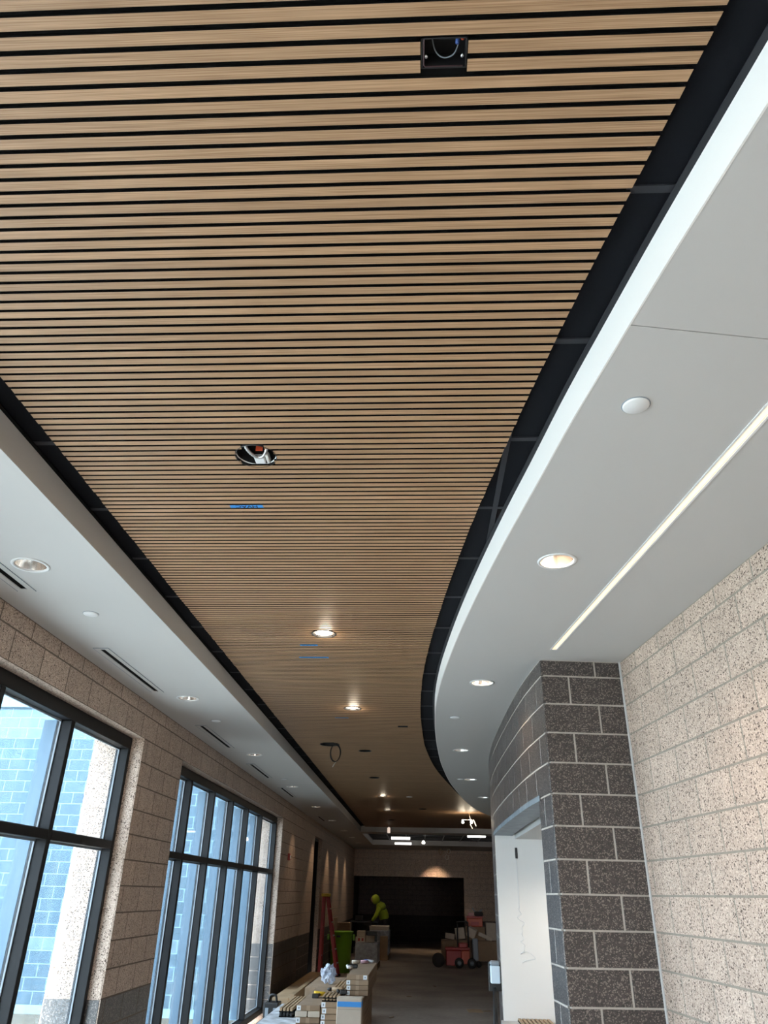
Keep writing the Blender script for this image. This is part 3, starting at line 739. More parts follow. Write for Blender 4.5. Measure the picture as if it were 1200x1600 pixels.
# outlet box
t_ = thing('ceiling_electrical_box', 'rectangular black electrical box cut into slats with blue and orange wire connectors', 'electrical box', (.06, .98, ZS))
g_ = MB(); x0, x1, y0, y1 = .008, .112, .947, 1.016
g_.box(x0,y0,ZS+.002,x0+.003,y1,ZS+.06); g_.box(x1-.003,y0,ZS+.002,x1,y1,ZS+.06); g_.box(x0,y0,ZS+.002,x1,y0+.003,ZS+.06); g_.box(x0,y1-.003,ZS+.002,x1,y1,ZS+.06); g_.box(x0,y0,ZS+.057,x1,y1,ZS+.06)
g_.build('box_shell', M_bk, t_)
MB().tube(catmull([(.03,.955,3.545),(.04,.99,3.53),(.06,1.003,3.522),(.085,.995,3.525),(.098,.965,3.54)],6), .0016, 6).build('wire', M_blu, t_)
MB().tube([(.094,.962,3.545),(.090,.972,3.522)], [.006,.0045], 8).build('wire_connector', M_bluep, t_, label='blue wire connector')
MB().tube([(.102,.955,3.545),(.102,.960,3.518)], [.0055,.004], 8).build('wire_connector', M_orange, t_, label='orange wire connector')
for xx in (.019, .102): MB().lathe([(.0038,0),(.0038,.002),(.0015,.002),(.0015,.008)], xx, .99, ZS+.004, 8, cap0=True).build('screw', M_alum, t_)
MB().tube([(.014,.95,ZS+.004),(.014,1.008,ZS+.004),(.018,1.012,ZS+.004),(.104,1.012,ZS+.004)], .0018, 6).build('rim_lip', mat('maroon_rim', (.05,.02,.025), .5), t_)
can(-.71, 5.14, .088, 'brightly lit bulb in round opening of the slats, above the lettered blue tapes', 'bare bulbs in the slat ceiling', bulb=1.2, ring=2)
can(-.70, 7.56, .088, 'bright bulb in the slats just before the faint short blue tape', 'bare bulbs in the slat ceiling', bulb=1.2, ring=2)
can(-.74, 15.03, .09, 'bright bulb in the slats beyond the dangling cable coil, middle of the far row', 'bare bulbs in the slat ceiling', bulb=1, ring=2)
can(-.76, 17.66, .09, 'dim round light in slats, second nearest the hanging cylinder', 'bare bulbs in the slat ceiling', bulb=.5, ring=2)
can(-.74, 10.04, .085, 'round dark hole in slats right of the dangling cable coil', ring=2)
can(-.76, 12.53, .085, 'round dark hole in slats beyond the dangling cable coil', ring=2)
can(-.74, 20.0, .09, 'round dark hole in slats next to the hanging cylinder', ring=2)
can(.04, 17.26, .09, 'round dark hole in far slats, farthest right of the row', ring=2)
tc_ = can(-1.165, 9.6, .125, 'wide round dark hole in slats with a cable coil hanging out', ring=2)
b = MB()
for i in range(3):
    cyc = []
    for k in range(26): a = 2*math.pi*k/26; cyc.append((-1.09+.064*math.cos(a)+.004*i, 9.60+.006*i+.01*math.sin(2*a), 3.39+.105*math.sin(a)+.004*i))
    b.tube(cyc, .0045, 6, closed=True)
b.tube(catmull([(-1.12,9.6,3.62),(-1.10,9.6,3.54),(-1.085,9.6,3.49)],5), .005, 6)
tag(b.build('cable_coil', M_bk), 'black cable coil dangling from wide round hole in slats', 'cable')
o = bpy.data.objects['cable_coil']
MB().tube([(-1.075,9.6,3.285),(-1.10,9.6,3.25),(-1.115,9.6,3.22)], .006, 6).build('stripped_end', M_cord, o)
t_ = thing('ceiling_opening', 'small dark rectangular slot in slats near the curved black edge', 'ceiling opening', (-.2, 8.44, ZS))
g_ = MB(); g_.box(-.257,8.408,ZS-.002,-.143,8.412,ZS+.05); g_.box(-.257,8.468,ZS-.002,-.143,8.472,ZS+.05); g_.box(-.257,8.412,ZS-.002,-.254,8.468,ZS+.05); g_.box(-.146,8.412,ZS-.002,-.143,8.468,ZS+.05); g_.build('box_shell', M_bk, t_)
tt = thing('ceiling_cover_disc', 'small round cover disc on far slats right of the bright bulb', 'ceiling disc', (-.22, 15.07, ZS-.008), 'round cover discs on the soffits')
MB().lathe([(.06,.008),(.06,.003),(.055,0),(.001,-.001)], -.22, 15.07, ZS-.008, 24).build('cover', M_trimw, tt)

def tape(x0, x1, y, label, text=None, scrib=0):
    t_ = thing('blue_tape', label, 'tape', ((x0+x1)/2, y, ZS), 'blue tape strips stuck on the slats')
    # torn ends
    n = 6; lo_ = [(x0+random.uniform(0,.004), y-.014+.028*i/n) for i in range(n+1)]; hi = [(x1-random.uniform(0,.004), y+.014-.028*i/n) for i in range(n+1)]
    MB().prism(lo_+hi, ZS-.0012, ZS-.0004).build('strip', M_tape, t_)
    if text:
        cu_ = bpy.data.curves.new('lettering', 'FONT'); cu_.body = text; cu_.size = .040; cu_.align_x = 'CENTER'; cu_.align_y = 'CENTER'; cu_.extrude = .0002; cu_.offset = .0006
        cu_.materials.append(M_ink); o = bpy.data.objects.new('lettering', cu_); C.objects.link(o); o.scale = (1.05, .78, 1)
        bpy.context.view_layer.update(); me_ = bpy.data.meshes.new_from_object(o.evaluated_get(bpy.context.evaluated_depsgraph_get())); bpy.data.objects.remove(o)
        o = bpy.data.objects.new('lettering', me_); C.objects.link(o); o.scale = (1.05, .78, 1); o['kind'] = 'stuff'
        o.parent = t_; o.rotation_euler = (0, math.pi, 0); o.location = (0, 0, -.0016)
    if scrib:
        g_ = MB(); x = x0+.02
        while x < x1-.02:
            wd = random.uniform(.005,.009)
            g_.tube([(x,y-.007,ZS-.0015),(x+wd*.5,y+.008*random.choice((.3,1)),ZS-.0015),(x+wd,y-.007*random.random(),ZS-.0015)], .0012, 4); x += wd+.004
        g_.build('handwriting', M_ink, t_, kind='stuff')
ySl = lambda y: YS + round((y-YS-SW/2)/PITCH)*PITCH + SW/2
tape(-.945, -.775, ySl(3.165), 'blue tape strip lettered HVAC beside the round black hole', 'HVAC')
tape(-.93, -.79, ySl(5.42), 'short blue tape strip with dark handwriting just beyond the lit bulb', None, 1)
tape(-.985, -.74, ySl(5.73), 'longer blue tape strip with dark handwriting, farther of the pair', None, 1)
tape(-.93, -.78, ySl(8.0), 'faint blue tape strip beyond the second bulb on the slats', None, 1)

# hanging cylinder, track heads, far light panels
t_ = thing('pendant_cylinder', 'small white cylinder hanging from far slats before the light panels', 'pendant', (-.87, 21.5, 3.30))
MB().tube([(-.87,21.5,3.50),(-.87,21.5,3.44)], .006, 6).build('stem', M_alum, t_)
MB().lathe([(.001,0),(.035,.005),(.04,.03),(.04,.13),(.02,.15)], -.87, 21.5, 3.29, 14, cap1=True).build('body', M_lampoff, t_)
t_ = thing('work_light', 'two-headed bright work light hanging from far slats by the curved edge', 'hanging light', (1.07, 18, 3.3))
MB().tube([(1.10,18,3.50),(1.13,18,3.36)], .006, 6).build('stem', M_cord, t_)
MB().tube([(.93,18,3.36),(1.2,18,3.36)], .008, 6).build('arm', M_alum, t_)
for xx in (.955, 1.15):
    MB().lathe([(.001,-.035),(.02,-.028),(.028,-.006),(.022,.02),(.010,.05)], xx, 18, 3.31, 14, cap1=True).build('bulb', M_bulb, t_)
    ld = bpy.data.lights.new('work_light_glow', 'POINT'); ld.energy = 2.5; ld.color = (1, .85, .62); ld.shadow_soft_size = .05
    lo = bpy.data.objects.new('work_light_glow', ld); C.objects.link(lo); lo.parent = t_; lo.location = (xx-1.07, -.06, -.02)
b = MB(); b.tube(catmull([(1.2,18,3.36),(1.23,18,3.30),(1.26,18,3.22)],4), .012, 6); b.build('cord', M_cord, t_); MB().tube([(1.13,18.1,3.27),(1.18,18.1,3.17)], .01, 6).build('cord', M_cord, t_)
for (x, y, z, hx, l) in ((-.65,25.6,3.455,.31,'white linear light panel below far black grid, left front one'), (-.61,27.4,3.405,.29,'white linear light panel below far black grid, left rear one'), (1.70,24.4,3.475,.28,'white linear light panel below far black grid, nearest the curved wall')):
    t_ = thing('light_panel', l, 'ceiling light', (x, y, z), 'light panels in the far grid ceiling')
    MB().bbox(x-hx,y-.14,z,x+hx,y+.14,z+.03).build('housing', M_trimw, t_)
    MB().box(x-hx+.01,y-.13,z-.05,x+hx-.01,y+.13,z-.001).build('diffuser', M_trof, t_)
    for sx_ in (-1, 1): MB().tube([(x+sx_*hx*.8, y, z+.03), (x+sx_*hx*.8, y, ZG+.02)], .004, 5).build('hanger', M_alum, t_)
t_ = thing('spot_light', 'small bright spotlight hanging in the far black grid between light panels', 'hanging light', (.08, 25.5, 3.3))
MB().tube([(.08,25.5,3.52),(.08,25.5,3.36)], .008, 6).build('stem', M_bk, t_)
MB().lathe([(.001,-.04),(.045,-.03),(.05,.0),(.02,.06)], .08, 25.5, 3.31, 12, cap1=True).build('bulb', M_bulb, t_)
t_ = thing('hanging_cables', 'loops of pale cable hanging from the far ceiling before the back wall', 'cable', (.95, 29.5, 3.37))
for j, (cx_, rz, zz) in enumerate(((.72,.09,3.25),(1.02,.07,3.27),(.95,.08,3.07))):
    MB().tube([(cx_+.06*math.cos(2*math.pi*k/16), 29.5, zz+rz*math.sin(2*math.pi*k/16)) for k in range(16)], .012, 6, closed=True).build('loop', M_cord if j else M_ochre, t_)
MB().tube([(1.02,29.5,3.37),(1.0,29.5,3.2),(.95,29.5,3.12)], .01, 6).build('drop', M_ochre, t_)
ldn = bpy.data.lights.new('back_wall_spot', 'SPOT'); 
t_ = downlight(.55, 30.35, 'round recessed downlight washing the far back wall above the dark alcove', 'downlights in the far ceiling', power=0)
t_.location.z = ZC-.012
ldn.energy = 60; ldn.color = (1,.72,.46); ldn.spot_size = math.radians(75); ldn.spot_blend = .8; ldn.shadow_soft_size = .05
lo = bpy.data.objects.new('downlight_beam', ldn); C.objects.link(lo); lo.parent = t_; lo.location = (0,0,-.02); lo.rotation_euler = (math.radians(15),0,0)
# fire alarm on the left wall
t_ = thing('fire_alarm', 'small red fire alarm on left wall beyond the second window', 'alarm', (XL+.002, 15.45, 2.36))
MB().bbox(XL+.001,15.40,2.36,XL+.04,15.52,2.48).build('housing', M_redp, t_); MB().bbox(XL+.04,15.43,2.39,XL+.05,15.49,2.45,.002).build('strobe', M_trimw, t_)

# ------------------------------------------------------------------ cartons and clutter, left
def carton(x0, y0, z0, x1, y1, z1, label, group, mt=None, lab=None, rot=0):
    t_ = thing('cardboard_carton', label, 'carton', ((x0+x1)/2, (y0+y1)/2, z0), group)
    MB().bbox(x0, y0, z0+.001, x1, y1, z1-.001, .004, rot=rot).build('carton_body', mt or M_card, t_)
    MB().box((x0+x1)/2-.02, y0-.0012, z0+.004, (x0+x1)/2+.02, y0-.0002, z1-.004).build('packing_tape', M_ptape, t_) if lab is not None and lab >= 0 else None
    if lab is not None and lab >= 0:
        lx = x0+.003+lab*(x1-x0-.058)
        g = MB(); g.box(lx, y0-.0022, z0+.005, lx+.046, y0-.0012, z1-.005); g.build('label', M_label, t_)
        MB().box(lx+.016, y0-.0030, z0+.019, lx+.031, y0-.0023, z1-.019).build('label_print', M_blu, t_)
    return t_
# left pile, front row y=10
G1 = 'long flat cartons stacked on the left floor'
hts = [0,.085,.17,.255,.34,.425,.49,.55,.61,.66]
names = ['bottom', 'second', 'third', 'fourth', 'fifth', 'sixth', 'seventh', 'eighth', 'ninth', 'tenth', 'eleventh', 'topmost']
for i in range(9):
    z = .55*i/9
    carton(-1.44, 10.0+.01*(i%2), z, -1.165, 11.95, z+.55/9, 'long brown carton in the low left pile, %s from the floor' % names[i], G1, lab=[0,.9,.0,.98,0,.1,0,.95,0][i])
carton(-1.445, 9.98, .55, -1.31, 11.95, .608, 'narrow brown carton near the top of the low left pile, left half', G1, M_cardl, lab=-1)
carton(-1.30, 9.98, .55, -1.165, 11.95, .608, 'narrow brown carton near the top of the low left pile, right half', G1, M_cardl, lab=-1)
carton(-1.435, 9.99, .608, -1.165, 11.93, .665, 'long brown carton on top of the low left pile', G1, lab=0)
for i in range(12):
    carton(-1.155, 10.0+.006*(i%2), .70*i/12, -.70, 12.3, .70*(i+1)/12, 'long brown carton in the middle pile, %s from the floor' % names[i], 'long flat cartons in the middle pile', lab=[0,.03,0][i%3])
for i in range(4):
    a = .70+.055*i
    carton(-.93+(.005*(i%2)), 10.62+.005*i, a if i else .70, -.655, 12.55, a+.055, 'long carton in the raised rear pile, %s from below' % names[i], 'long flat cartons in the rear pile', lab=[0,0,0,.95][i])
t_ = thing('slat_panel_bundle', 'unboxed slat panels lying on the middle pile beside the drills', 'slat panels', (-1.05, 11.1, .70), 'spare slat panels')
MB().box(-1.15, 10.02, .701, -.94, 12.0, .712).build('felt_backing', M_felt, t_)
for i in range(5): MB().bbox(-1.147+i*.0415, 10.02, .712, -1.147+i*.0415+.028, 12.0, .732, .002).build('slat', M_ochre, t_)
MB().box(-1.15, 10.0, .732, -.94, 10.45, .742).build('felt_backing', M_felt, t_)
for i in range(5): MB().bbox(-1.147+i*.0415, 10.0, .742, -1.147+i*.0415+.028, 10.45, .758, .002).build('slat', M_ochre, t_)
t_ = thing('cardboard_carton', 'tall pale carton with blue tape standing on end before the cartons', 'carton', (-.81, 9.88, 0), 'long flat cartons in the middle pile')
MB().bbox(-.955, 9.80, .002, -.675, 9.98, .765, .005).build('carton_body', M_cardl, t_)
g = MB(); g.box(-.948, 9.7975, .68, -.679, 9.7995, .73); g.box(-.6745, 9.80, .68, -.6735, 9.97, .73); g.build('blue_tape_band', M_tape, t_)
MB().box(-.955, 9.798, .655, -.675, 9.7995, .657).build('flap_seam', M_card, t_)
t_ = thing('slat_panel_bundle', 'small bundle of dark slat panels left of the low carton pile', 'slat panels', (-1.66, 11.2, .45), 'spare slat panels')
for j in range(2):
    MB().box(-1.75, 10.7, .452+.05*j, -1.57, 11.9, .466+.05*j).build('felt_backing', M_felt, t_)
    for i in range(4): MB().bbox(-1.745+i*.043, 10.7, .466+.05*j, -1.745+i*.043+.028, 11.9, .50+.05*j, .002).build('slat', M_ochre if j else M_bk, t_)
carton(-1.86, 10.05, 0, -1.46, 12.0, .22, 'wide low carton on the floor under the marbled board', G1, lab=-1)
carton(-1.84, 10.1, .22, -1.47, 12.0, .44, 'wide upper carton under the marbled board', G1, lab=-1)
MB().bbox(-1.92, 10.02, .44, -1.46, 11.95, .452, .003).solo('marbled_board', mat('marbled_grey_board', (.50,.52,.55), .4, var=.55, vscale=7), 'thin marbled grey board lying flat left of the carton piles', 'board')
def drill(x, y, z, s, label):
    t_ = thing('cordless_drill', label, 'drill', (x, y, z), 'drills lying on the cartons')
    MB().tube([(x-.10*s,y,z+.035),(x-.075*s,y,z+.035),(x-.03*s,y,z+.035),(x+.04*s,y,z+.035)], [.028,.03,.024,.022], 12).build('motor_body', M_yel if s > 0 else M_ochre, t_)
    MB().tube([(x+.04*s,y,z+.035),(x+.075*s,y,z+.035),(x+.095*s,y,z+.035)], [.02,.018,.008], 10).build('chuck', M_bk, t_)
    MB().tube([(x-.03*s,y,z+.03),(x-.05*s,y-.08,z+.022)], .018, 8).build('grip', M_bk, t_)
    MB().bbox(x-.09*s-.02,y-.13,z,x-.09*s+.06,y-.07,z+.045,.005).build('battery', M_bk, t_)
drill(-1.235, 10.75, .665, 1, 'yellow and black cordless drill lying on the low left pile')
drill(-1.03, 10.30, .758, -1, 'tan and black cordless drill lying on the slat panels')
t_ = thing('tissue_pack', 'thin pale tube lying on the slat panels behind the tan drill', 'tube', (-1.02, 10.6, .732))
MB().tube([(-1.10,10.62,.75),(-.96,10.60,.75)], .016, 8).build('tube_body', M_trimw, t_)
# crumpled clear plastic
def crumple(name, cx_, cy_, cz, rx, ry, rz, mt, label, cat, amp=.3, sub=3, seed=1):
    rnd = random.Random(seed); bm = bmesh.new(); bmesh.ops.create_icosphere(bm, subdivisions=sub, radius=1)
    for v in bm.verts:
        k = 1+rnd.uniform(-amp, amp*.4); v.co = Vector((v.co.x*rx*k, v.co.y*ry*k, max(v.co.z*k, -.92)*rz))
    zmin = min(v.co.z for v in bm.verts)
    me = bpy.data.meshes.new(name); bm.to_mesh(me); bm.free(); me.materials.append(mt)
    o = bpy.data.objects.new(name, me); o.location = (cx_, cy_, cz-zmin); C.objects.link(o); return tag(o, label, cat)
carton(-1.75, 12.95, 0, -1.25, 14.6, .55, 'large brown carton on the floor behind the piles under the plastic bag', G1, lab=-1)
crumple('plastic_bag', -1.46, 13.5, .55, .13, .13, .14, M_film, 'crumpled clear plastic bag heaped behind the carton piles', 'plastic bag', .35, 3, 4)
crumple('paper_scrap', -1.00, 12.85, .0, .10, .16, .40, M_card, 'crumpled brown packing paper heaped behind the slat panels', 'paper', .3, 3, 9)
t_ = thing('caulk_tube', 'white and pink caulk tubes lying at the far end of the rear pile', 'tube', (-.83, 12.3, .92))
for j, (mt, dx) in enumerate(((M_cardl, -.14), (M_pink, -.02), (M_label, .06), (M_bluep, .02))):
    MB().tube([(-.85+dx, 12.2+.06*j, .945), (-.75+dx, 12.25+.05*j, .945)], .022, 10).build('tube_body', mt, t_)
t_ = thing('glue_gun', 'black and white tool lying on top of the rear carton pile', 'tool', (-.93, 11.6, .92))
MB().bbox(-1.0,11.5,.921,-.86,11.56,.965,.01).build('tool_body', M_bk, t_); MB().tube([(-.99,11.4,.94),(-.93,11.45,.94)], .018, 8).build('nozzle', M_trimw, t_); MB().bbox(-1.03,11.66,.921,-.90,11.72,.95,.008).build('battery', M_label, t_)
# long plank box along the wall
t_ = thing('plank_stack', 'long brown planks on edge leaning by the left wall behind the black cases', 'planks', (-2.2, 15.2, 0))
MB().bbox(-2.05, 13.3, .002, -1.98, 18.2, .42, .004, tilt=(0,.10)).build('plank', M_ochre, t_)
MB().bbox(-2.35, 13.6, .002, -2.09, 18.0, .34, .004).build('plank', M_ochre, t_)
t_ = thing('tool_case', 'black case with pale side panels on the floor by the left wall', 'case', (-2.22, 15.3, 0))
t_.location = (-2.25, 13.1, 0)
MB().bbox(-2.36, 12.95, .002, -2.14, 13.25, .34, .012).build('case_body', M_bk, t_)
for xx in (-2.33, -2.21): MB().bbox(xx, 12.94, .05, xx+.05, 12.951, .28, .003).build('side_panel', M_blu, t_)
MB().tube(catmull([(-2.31,13.1,.34),(-2.29,13.1,.42),(-2.21,13.1,.42),(-2.19,13.1,.34)],5), .018, 8).build('handle', M_bk, t_)

# step ladder
t_ = thing('step_ladder', 'red step ladder with yellow top cap standing against the left wall', 'ladder', (-2.30, 21.0, 0))
def rail(xa, ya, xb, yb, mt=M_red, r=(.028,.018)):
    p = Vector((xa, ya, 0)); q = Vector((xb, yb, 1.76)); b_ = MB(); w_ = .035; d_ = .014
    vs = []
    for c_ in (p, q): vs += [(c_.x-w_, c_.y-d_, c_.z), (c_.x+w_, c_.y-d_, c_.z), (c_.x+w_, c_.y+d_, c_.z), (c_.x-w_, c_.y+d_, c_.z)]
    b_.add(vs, [(0,3,2,1),(4,5,6,7),(0,1,5,4),(1,2,6,5),(2,3,7,6),(3,0,4,7)]); b_.build('side_rail', mt, t_)
fr = [(-2.05, 20.75, -2.40, 20.92), (-2.05, 21.25, -2.40, 21.18)]; bk = [(-2.50, 20.80, -2.49, 20.94), (-2.50, 21.2, -2.49, 21.16)]
for r_ in fr+bk: rail(*r_)
for k in range(1, 6):
    u = k/6; x = -2.05-.35*u; z = 1.76*u; ya_ = 20.75+.17*u; yb_ = 21.25-.07*u
    MB().bbox(x-.05, ya_, z-.012, x+.04, yb_, z+.012, .004).build('step', M_alum, t_)
for u in (.25, .6): MB().tube([(-2.50+.01*u, 20.82+.1*u, 1.76*u), (-2.50+.01*u, 21.18, 1.76*u)], .012, 6).build('rear_brace', M_alum, t_)
MB().bbox(-2.54, 20.86, 1.74, -2.34, 21.24, 1.81, .012).build('top_cap', M_yel, t_)
for (x, y) in ((-2.05,20.75),(-2.05,21.25)): MB().bbox(x-.04,y-.02,0.0,x+.04,y+.02,.05,.005).build('foot', M_bk, t_)

# green bin
t_ = thing('garbage_bin', 'lime green round garbage bin in front of the wrapped pallets', 'bin', (-2.13, 22.3, 0))
MB().lathe([(.25,0),(.255,.02),(.285,.62),(.29,.63),(.30,.90),(.325,.905),(.33,.93),(.31,.935),(.29,.925),(.28,.6),(.24,.03),(.001,.03)], -2.13, 22.3, 0, 30).build('bin_body', M_green, t_)
for sg in (-1, 1): MB().bbox(-2.13+sg*.335-.03, 22.22, .72, -2.13+sg*.335+.03, 22.38, .86, .01).build('handle', M_green, t_)
MB().box(-2.22, 21.998, .80, -2.12, 22.003, .84).build('maker_plate', M_bk, t_)
# tan boards leaning
MB().bbox(-2.50, 23.6, .0, -2.46, 24.3, 1.2, .004, tilt=(0,.02)).solo('plywood_sheet', M_ochre, 'tan plywood sheet leaning on left wall behind the ladder', 'board')
carton(-2.52, 24.6, 0, -2.1, 25.1, 1.06, 'tall brown carton by the left wall behind the green bin', 'cartons standing by the left wall', lab=-1)

# wrapped pallets
def pallet(t_, x0, y0, x1, y1):
    for i in range(4):
        y = y0+(y1-y0-.09)*i/3; MB().box(x0, y, .10, x1, y+.09, .12).build('deck_board', M_pallet, t_)
    for i in range(3):
        x = x0+(x1-x0-.05)*i/2; MB().box(x, y0, .0, x+.05, y1, .10).build('stringer', M_pallet, t_)
t_ = thing('wrapped_pallet', 'pallet of goods wrapped in grey film beside the green bin', 'pallet load', (-1.52, 23.9, 0), 'loaded pallets by the left wall')
pallet(t_, -1.84, 23.3, -1.19, 24.5)
MB().bbox(-1.83, 23.32, .12, -1.20, 24.48, .63, .02).build('wrapped_load', M_wrap, t_)
carton(-1.83, 23.4, .632, -1.57, 23.9, .76, 'white open carton with red print on the front wrapped pallet', 'cartons on the wrapped pallets', M_cardl, lab=-1)
bpy.context.view_layer.update()
MB().bbox(-1.54, 23.4, .632, -1.30, 23.9, .80, .006).solo('cardboard_carton', M_cardl, 'plain pale carton on the right of the front wrapped pallet', 'carton', 'cartons on the wrapped pallets')
MB().bbox(-1.80, 23.45, .762, -1.58, 23.85, .90, .006).solo('cardboard_carton', M_cardl, 'pale upper carton on the left of the front wrapped pallet', 'carton', 'cartons on the wrapped pallets')
for (xx, lab) in ((-1.76, 0), (-1.66, 1)): MB().box(xx, 23.397, .66, xx+.05, 23.399, .73).build('red_print', M_redp, bpy.data.objects['cardboard_carton'])
t_ = thing('stand_speaker', 'black machine with upright post standing on the wrapped pallet cartons', 'machine', (-1.44, 23.6, .80))
MB().bbox(-1.52, 23.3, .801, -1.24, 23.75, .90, .01).build('machine_body', M_bk, t_); MB().bbox(-1.29, 23.26, .66, -1.22, 23.39, .84, .005).build('side_arm', M_bk, t_)
MB().tube([(-1.50,23.6,.90),(-1.50,23.6,1.06)], [.05,.03], 8).build('post', M_bk, t_); MB().bbox(-1.62,23.55,1.03,-1.42,23.65,1.12,.006).build('head', M_mud, t_)
t_ = thing('wrapped_pallet', 'pallet of goods wrapped in film behind the first, nearer the worker', 'pallet load', (-1.37, 27.3, 0), 'loaded pallets by the left wall')
pallet(t_, -1.75, 26.7, -1.02, 27.9)
MB().bbox(-1.74, 26.72, .12, -1.03, 27.88, .80, .02).build('wrapped_load', M_wrap, t_)
carton(-1.72, 26.8, .802, -1.05, 27.6, .92, 'broad pale carton on top of the rear wrapped pallet', 'cartons on the wrapped pallets', M_cardl, lab=-1)
MB().bbox(-1.30, 26.55, 0, -1.06, 26.68, .66, .01).solo('cardboard_carton', M_ochre, 'tan carton standing on end before the rear wrapped pallet', 'carton', 'cartons on the wrapped pallets')
# dark workbench behind the pallets
t_ = thing('work_table', 'dark work table in front of the alcove behind the pallets', 'table', (-1.9, 29.0, 0))
MB().bbox(-2.45, 28.7, .95, -1.5, 29.4, 1.0).build('table_top', M_bk, t_)
for (x, y) in ((-2.4,28.75),(-1.55,28.75),(-2.4,29.35),(-1.55,29.35)): MB().tube([(x,y,0),(x,y,.95)], .025, 8).build('leg', M_bk, t_)
MB().bbox(-2.3, 28.9, 1.001, -2.05, 29.2, 1.16, .01).solo('tool_box', M_mud, 'small dark box on the dark work table', 'box')

# ------------------------------------------------------------------ worker
t_ = thing('person', 'worker in yellow hooded jacket and dark trousers bending over a pallet', 'person', (-1.22, 28.3, 0))
def skinmesh(name, V, E, R_, mt, parent, root=0, sub=2):
    off = WL(parent); me = bpy.data.meshes.new(name); me.from_pydata([(v[0]-off.x, v[1]-off.y, v[2]-off.z) for v in V], E, []); me.materials.append(mt)
    o = bpy.data.objects.new(name, me); C.objects.link(o); o.parent = parent
    md = o.modifiers.new('skin', 'SKIN'); md.use_smooth_shade = True
    for i, r in enumerate(R_): d = me.skin_vertices[0].data[i]; d.radius = r if isinstance(r, tuple) else (r, r); d.use_root = (i == root)
    o.modifiers.new('sub', 'SUBSURF').levels = sub; o.modifiers['sub'].render_levels = sub
    return o
PX, PY = -1.24, 28.3
BV = [(PX,PY,.98),(PX-.03,PY-.03,1.15),(PX-.10,PY-.08,1.36),(PX-.17,PY-.12,1.50),(PX-.24,PY-.16,1.58),(PX-.30,PY-.19,1.66),(PX-.33,PY-.20,1.74),
      (PX-.04,PY+.09,.90),(PX-.05,PY+.10,.50),(PX+.02,PY+.10,.10),(PX-.10,PY+.08,.04),
      (PX+.03,PY-.10,.90),(PX,PY-.12,.50),(PX+.06,PY-.12,.10),(PX-.07,PY-.14,.04),
      (PX-.14,PY+.10,1.45),(PX-.28,PY+.16,1.22),(PX-.42,PY+.10,1.02),(PX-.48,PY+.08,.96),
      (PX-.18,PY-.28,1.42),(PX-.30,PY-.32,1.18),(PX-.44,PY-.28,1.00),(PX-.50,PY-.27,.95)]
BE = [(0,1),(1,2),(2,3),(3,4),(4,5),(5,6),(0,7),(7,8),(8,9),(9,10),(0,11),(11,12),(12,13),(13,14),(3,15),(15,16),(16,17),(17,18),(3,19),(19,20),(20,21),(21,22)]
BR = [.14,.13,.15,.10,.055,.085,.08,.09,.062,.045,.04,.09,.062,.045,.04,.06,.045,.034,.028,.06,.045,.034,.028]
body = skinmesh('body', BV, BE, BR, M_trou, t_)
# fingers of both hands
for hx, hy, hz in ((PX-.48,PY+.08,.96),(PX-.50,PY-.27,.95)):
    for k in range(5):
        a = -.03+.015*k; ln_ = [.055,.075,.082,.076,.06][k]; base = Vector((hx-.01, hy+a, hz-.01))
        d_ = Vector((-1, .6 if k == 4 else 0, -.5)).normalized()
        MB().tube([base, base+d_*ln_*.55, base+d_*ln_*.9+Vector((.004,0,-.016))], [.010,.009,.006], 6).build('finger', M_skin, t_)
JV = [(PX,PY,1.04),(PX-.03,PY-.03,1.18),(PX-.10,PY-.08,1.38),(PX-.17,PY-.12,1.50),(PX-.23,PY-.15,1.59),(PX-.13,PY+.11,1.45),(PX-.27,PY+.17,1.22),(PX-.40,PY+.11,1.04),(PX-.17,PY-.29,1.42),(PX-.29,PY-.33,1.18),(PX-.42,PY-.29,1.02)]
JE = [(0,1),(1,2),(2,3),(3,4),(3,5),(5,6),(6,7),(3,8),(8,9),(9,10)]
skinmesh('jacket', JV, JE, [.185,.175,.18,.135,.08,.085,.07,.05,.085,.07,.05], M_hiv, t_)
b = MB()
b.lathe([(.05,-.14),(.10,-.12),(.135,-.05),(.14,.03),(.115,.10),(.06,.14),(.002,.15)], 0, 0, 0, 16, cap0=True)
Rm = Matrix.Rotation(math.radians(-22), 3, 'Y'); b.v = [tuple(Rm @ Vector(v) + Vector((PX-.315, PY-.19, 1.67))) for v in b.v]
b.build('hood', M_hiv, t_)
b = MB(); b.lathe([(.002,-.11),(.05,-.10),(.08,-.04),(.085,.02),(.07,.08),(.002,.10)], 0, 0, 0, 14)
b.v = [tuple(Rm @ Vector(v) + Vector((PX-.38, PY-.205, 1.66))) for v in b.v]
hd = b.build('head', M_skin, t_)
MB().tube([(PX-.455,PY-.21,1.68),(PX-.475,PY-.21,1.65),(PX-.455,PY-.21,1.635)], [.008,.014,.008], 6).build('nose', M_skin, hd)
for dy in (-.035, .035): MB().lathe([(.001,-.01),(.011,0),(.001,.01)], PX-.452, PY-.21+dy, 1.69, 8).build('eye', M_bk, hd)
MB().bbox(PX-.455,PY-.235,1.60,PX-.446,PY-.185,1.608,.002).build('mouth', M_redp, hd)
for (x, y) in ((PX-.02,PY+.10),(PX+.02,PY-.12)): MB().bbox(x-.20,y-.05,0,x+.09,y+.05,.10,.02).build('boot', M_bk, t_)

